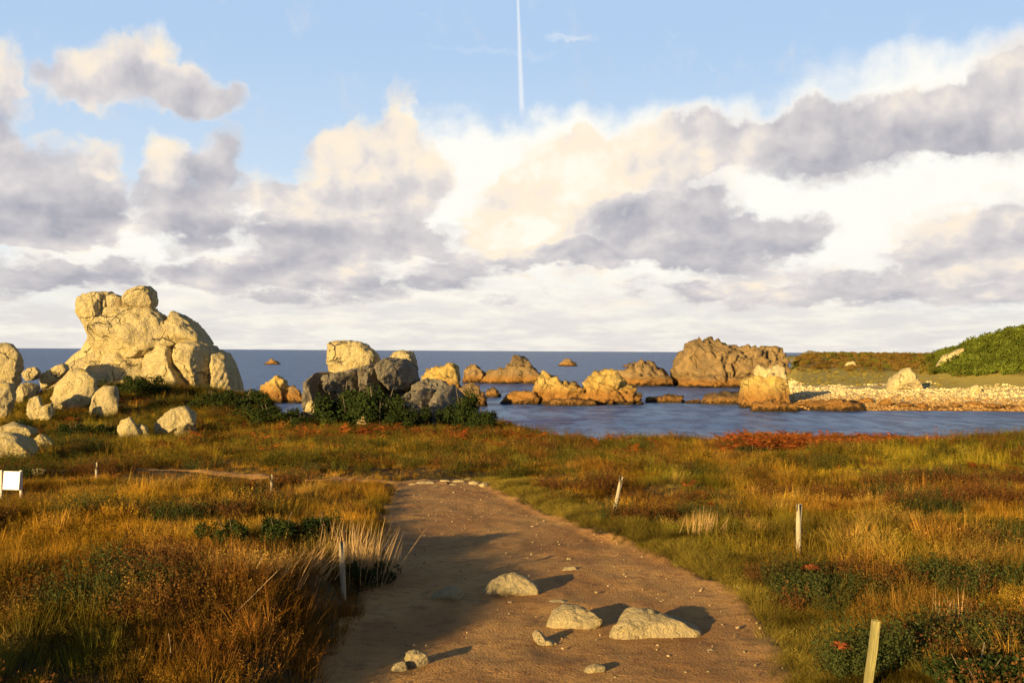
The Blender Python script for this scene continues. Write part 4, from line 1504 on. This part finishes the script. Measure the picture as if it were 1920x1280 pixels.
PEB = mat_pebble()
pebs = [pebble(i, PEB) for i in (1, 2, 3)]
rsd = np.random.RandomState(33)
n = 36000
p = np.stack([rsd.uniform(36, 130, n), 138 + 66 * rsd.uniform(size=n) ** 1.3], -1)
z = H(p[:, 0], p[:, 1])
keep = (z > .05) & (z + 1.3 * fbm(p[:, 0] * .12, p[:, 1] * .12, 0, 3, 301) < 2.25) & (p[:, 0] / p[:, 1] < .62)
p, z = p[keep], z[keep]
tint = lerp(np.array([[.36, .20, .06]]).repeat(len(p), 0), np.array([.74, .57, .29]), sstep(.8, 1.7, z + rsd.normal(0, .25, len(z)))) * rsd.uniform(.6, 1.25, (len(p), 1))
scatter('shingle', place(p, .0), rots(len(p), rsd, .2), rsd.gamma(1.7, .10, len(p)) + .08, with_alpha(tint), rsd.choice(3, len(p)), pebs, 'pale shingle and cobbles of the far beach', 'shingle')
n = 1700
yy = 3 + 23 * rsd.uniform(size=n) ** 1.4
ll, rr = path_lr(yy)
p = np.stack([ll + (rr - ll) * rsd.uniform(.02, 1.02, n), yy], -1)
tint = np.array([[.36, .25, .13]]) * rsd.uniform(.45, 1.3, (n, 1))
scatter('gravel', place(p, .016), rots(n, rsd, .3), rsd.gamma(1.3, .008, n) + .008, with_alpha(tint), rsd.choice(3, n), pebs, 'scattered grit and small gravel on the earth path', 'gravel')

# ------------------------------------------------------------------ bushes one can count
FOL = [bush_mesh(51 + i, GORSE) for i in range(3)]
STM = [stem_mesh(61 + i) for i in range(3)]


def bush(px, py, wpx, hpx, label, group=None, d=None, i=0):
    d = d or hit(px, py)
    b = at(px, py, d)
    b[2] = H(b[0], b[1])
    k = d / FPX
    e = link('gorse_bush', None, b)
    e.scale = (wpx * k, wpx * k * .9, hpx * k / .72)
    e.rotation_euler = (0, 0, i * 2.4)
    tag(e, label, 'bush', group)
    link('foliage', FOL[i % 3], (0, 0, 0), e)
    link('stem', STM[i % 3], (0, 0, 0), e)
    return e


BUSHES = [
    (645, 800, 116, 92, 'dark bush before the left half of the square outcrop', 54),
    (706, 802, 120, 84, 'wide dark bush in the middle before the square outcrop', 53),
    (756, 802, 80, 52, 'low dark bush between the square outcrop and the grey slabs', 52.5),
    (872, 802, 92, 88, 'green leafy bush at the right end of the square outcrop', 53),
    (902, 802, 62, 54, 'lower dark bush overhanging the water at the right end', 52),
    (252, 752, 76, 44, 'dark brown bush under the middle of the huge outcrop', 62),
    (300, 748, 56, 28, 'small bush in the shade at the foot of the huge outcrop', 62),
    (392, 772, 80, 40, 'olive bush before the right half of the huge outcrop', 58),
    (455, 780, 86, 54, 'dark bush at the right corner of the huge outcrop', 58),
    (512, 798, 104, 44, 'spreading dark bush between the two outcrops', 54),
    (556, 804, 60, 26, 'low brown bush left of the square outcrop', 53),
    (135, 824, 64, 38, 'dark bush among the stones at the left pile', 44),
    (196, 820, 56, 34, 'dark bush left of the pair of boulders', 45),
    (30, 792, 60, 26, 'low green bush between the left boulders', 48),
    (438, 1034, 100, 66, 'low green bush in the left meadow, leftmost of three', None),
    (520, 1028, 110, 70, 'low green bush in the left meadow, middle of three', None),
    (606, 1024, 92, 66, 'low dark bush in the left meadow beside the dry grass', None),
    (690, 1060, 76, 58, 'added dark bush for shade under the pale dry grass at the bend of the path', 11.6),  # added to thicken the shade that the thin stalks cast
    (1830, 1300, 170, 90, 'dark leafy bush in the bottom right corner', None),
    (1420, 856, 90, 22, 'dark low bush before the rust bracken band', None),
]
for i, (px, py, w_, h_, lab, d) in enumerate(BUSHES):
    bush(px, py, w_, h_, lab, 'bushes on the heath', d, i)
# gorse standing beside the photographer; its long shade lies across the bottom left of the view
for i, (bx, by, w_, h_, lab) in enumerate([(-5.9, 3.6, 1.7, 1.1, 'tall gorse bush in the grass left of the camera')]):
    e = bush(0, 1200, 100, 100, lab, 'bushes on the heath', 10, i)
    e.location = (bx, by, float(H(bx, by)))
    e.scale = (w_, w_, h_ / .72)


# ------------------------------------------------------------------ dry stalks, canes, fern fronds
def clump(px, py, d, n, h, lean, label, seed, spread=.2):
    L = Leaves(seed)
    rs_ = L.rs
    b = at(px, py, d)
    b[2] = H(b[0], b[1])
    for i in range(n):
        q = rs_.normal(size=2) * spread
        dr = np.array([lean[0] + rs_.normal() * .22, lean[1] + rs_.normal() * .22, 1])
        ln = h * rs_.uniform(.5, 1.1)
        L.blade((q[0], q[1], -.05), dr, ln, rs_.uniform(.006, .012), np.array([lean[0], lean[1], -.2]) * rs_.uniform(0, .9), jit(rs_, .4), 4)
    return tag(link('dry_grass_clump', L.mesh('dry_grass_clump', STALK), b), label, 'grass clump', 'clumps of tall dry grass')


clump(672, 1046, 11.7, 260, .80, (.13, .05), 'tall pale dry grass clump at the bend of the path', 71, .17)
clump(640, 1036, 12.2, 120, .60, (.1, .05), 'shorter dry grass clump left of the pale clump by the path', 72, .17)
clump(556, 1102, 10.6, 150, .42, (.45, .1), 'dry grass clump leaning right beside the short post', 73, .16)
clump(470, 1180, 9.2, 130, .36, (.4, .1), 'golden dry grass clump low in the left foreground', 74, .16)
clump(1320, 985, 14.5, 110, .5, (.05, 0), 'upright dry stalks in the right meadow before the bend', 75, .13)
clump(1790, 1190, 9.0, 70, .42, (.05, 0), 'pale dry stalks in the right foreground above the dark bush', 76, .11)


def cane(pts, rad, label):
    """thin woody stem through photograph points (px, py, distance)"""
    P = np.array([at(*q) for q in pts])
    tt = np.linspace(0, len(P) - 1, 26)
    C = np.stack([np.interp(tt, np.arange(len(P)), P[:, i]) for i in range(3)], -1)
    for _ in range(3):
        C[1:-1] = (C[:-2] + 2 * C[1:-1] + C[2:]) / 4
    vs, fs = [], []
    for j, c in enumerate(C):
        dv = C[min(j + 1, 25)] - C[max(j - 1, 0)]
        dv /= np.linalg.norm(dv)
        u_ = np.cross(dv, (0, 1, .3))
        u_ /= np.linalg.norm(u_)
        w_ = np.cross(dv, u_)
        for q in range(6):
            a = q / 6 * 6.283
            vs.append(c + (u_ * math.cos(a) + w_ * math.sin(a)) * rad * (1 - .6 * j / 25))
    for j in range(25):
        for q in range(6):
            fs.append((j * 6 + q, j * 6 + (q + 1) % 6, (j + 1) * 6 + (q + 1) % 6, (j + 1) * 6 + q))
    o = link('bramble_cane', mesh_np('bramble_cane', np.array(vs) - C[0], np.array(fs), CANE), C[0])
    return tag(o, label, 'bramble cane', 'bare bramble canes in the left foreground')


cane([(428, 1100, 9.7), (436, 1074, 9.7), (470, 1066, 9.7), (498, 1078, 9.7), (514, 1102, 9.7)], .006, 'arched bare cane before the low green bushes')
cane([(436, 1206, 8.1), (470, 1165, 8.2), (520, 1130, 8.4)], .006, 'long straight cane slanting up to the right in the left foreground')
cane([(395, 1215, 8.0), (440, 1150, 8.1), (520, 1070, 8.3)], .004, 'thin cane slanting behind the long straight cane')
cane([(325, 1130, 8.9), (345, 1145, 8.9), (368, 1158, 8.9)], .005, 'short cane drooping in the heather at left')
cane([(205, 1158, 8.7), (225, 1160, 8.7), (250, 1146, 8.7)], .005, 'forked pale cane low in the left foreground')
cane([(318, 1250, 7.3), (320, 1215, 7.3), (316, 1186, 7.3)], .005, 'upright bare cane at the shaded bottom left')


def fern(px, py, d, az, ln, n, label, seed):
    L = Leaves(seed)
    b = at(px, py, d)
    b[2] = H(b[0], b[1]) + .22
    for i in range(n):
        frond(L, (i * .015, 0, -.01 * i), az + L.rs.normal() * .12, ln * L.rs.uniform(.8, 1.0), .55, L.rs)
    return tag(link('fern_frond', L.mesh('fern_frond', FERN), b), label, 'fern', 'rust red fern fronds')


fern(1652, 1222, 8.0, .45, .46, 5, 'rust red fern frond beside the thick squared post', 81)
fern(1500, 1066, 11.2, .1, .35, 4, 'rust red fern frond at the foot of the upright pale post', 82)
fern(1575, 1290, 7.2, 1.2, .3, 3, 'small rust red fern at the bottom edge by the path', 83)
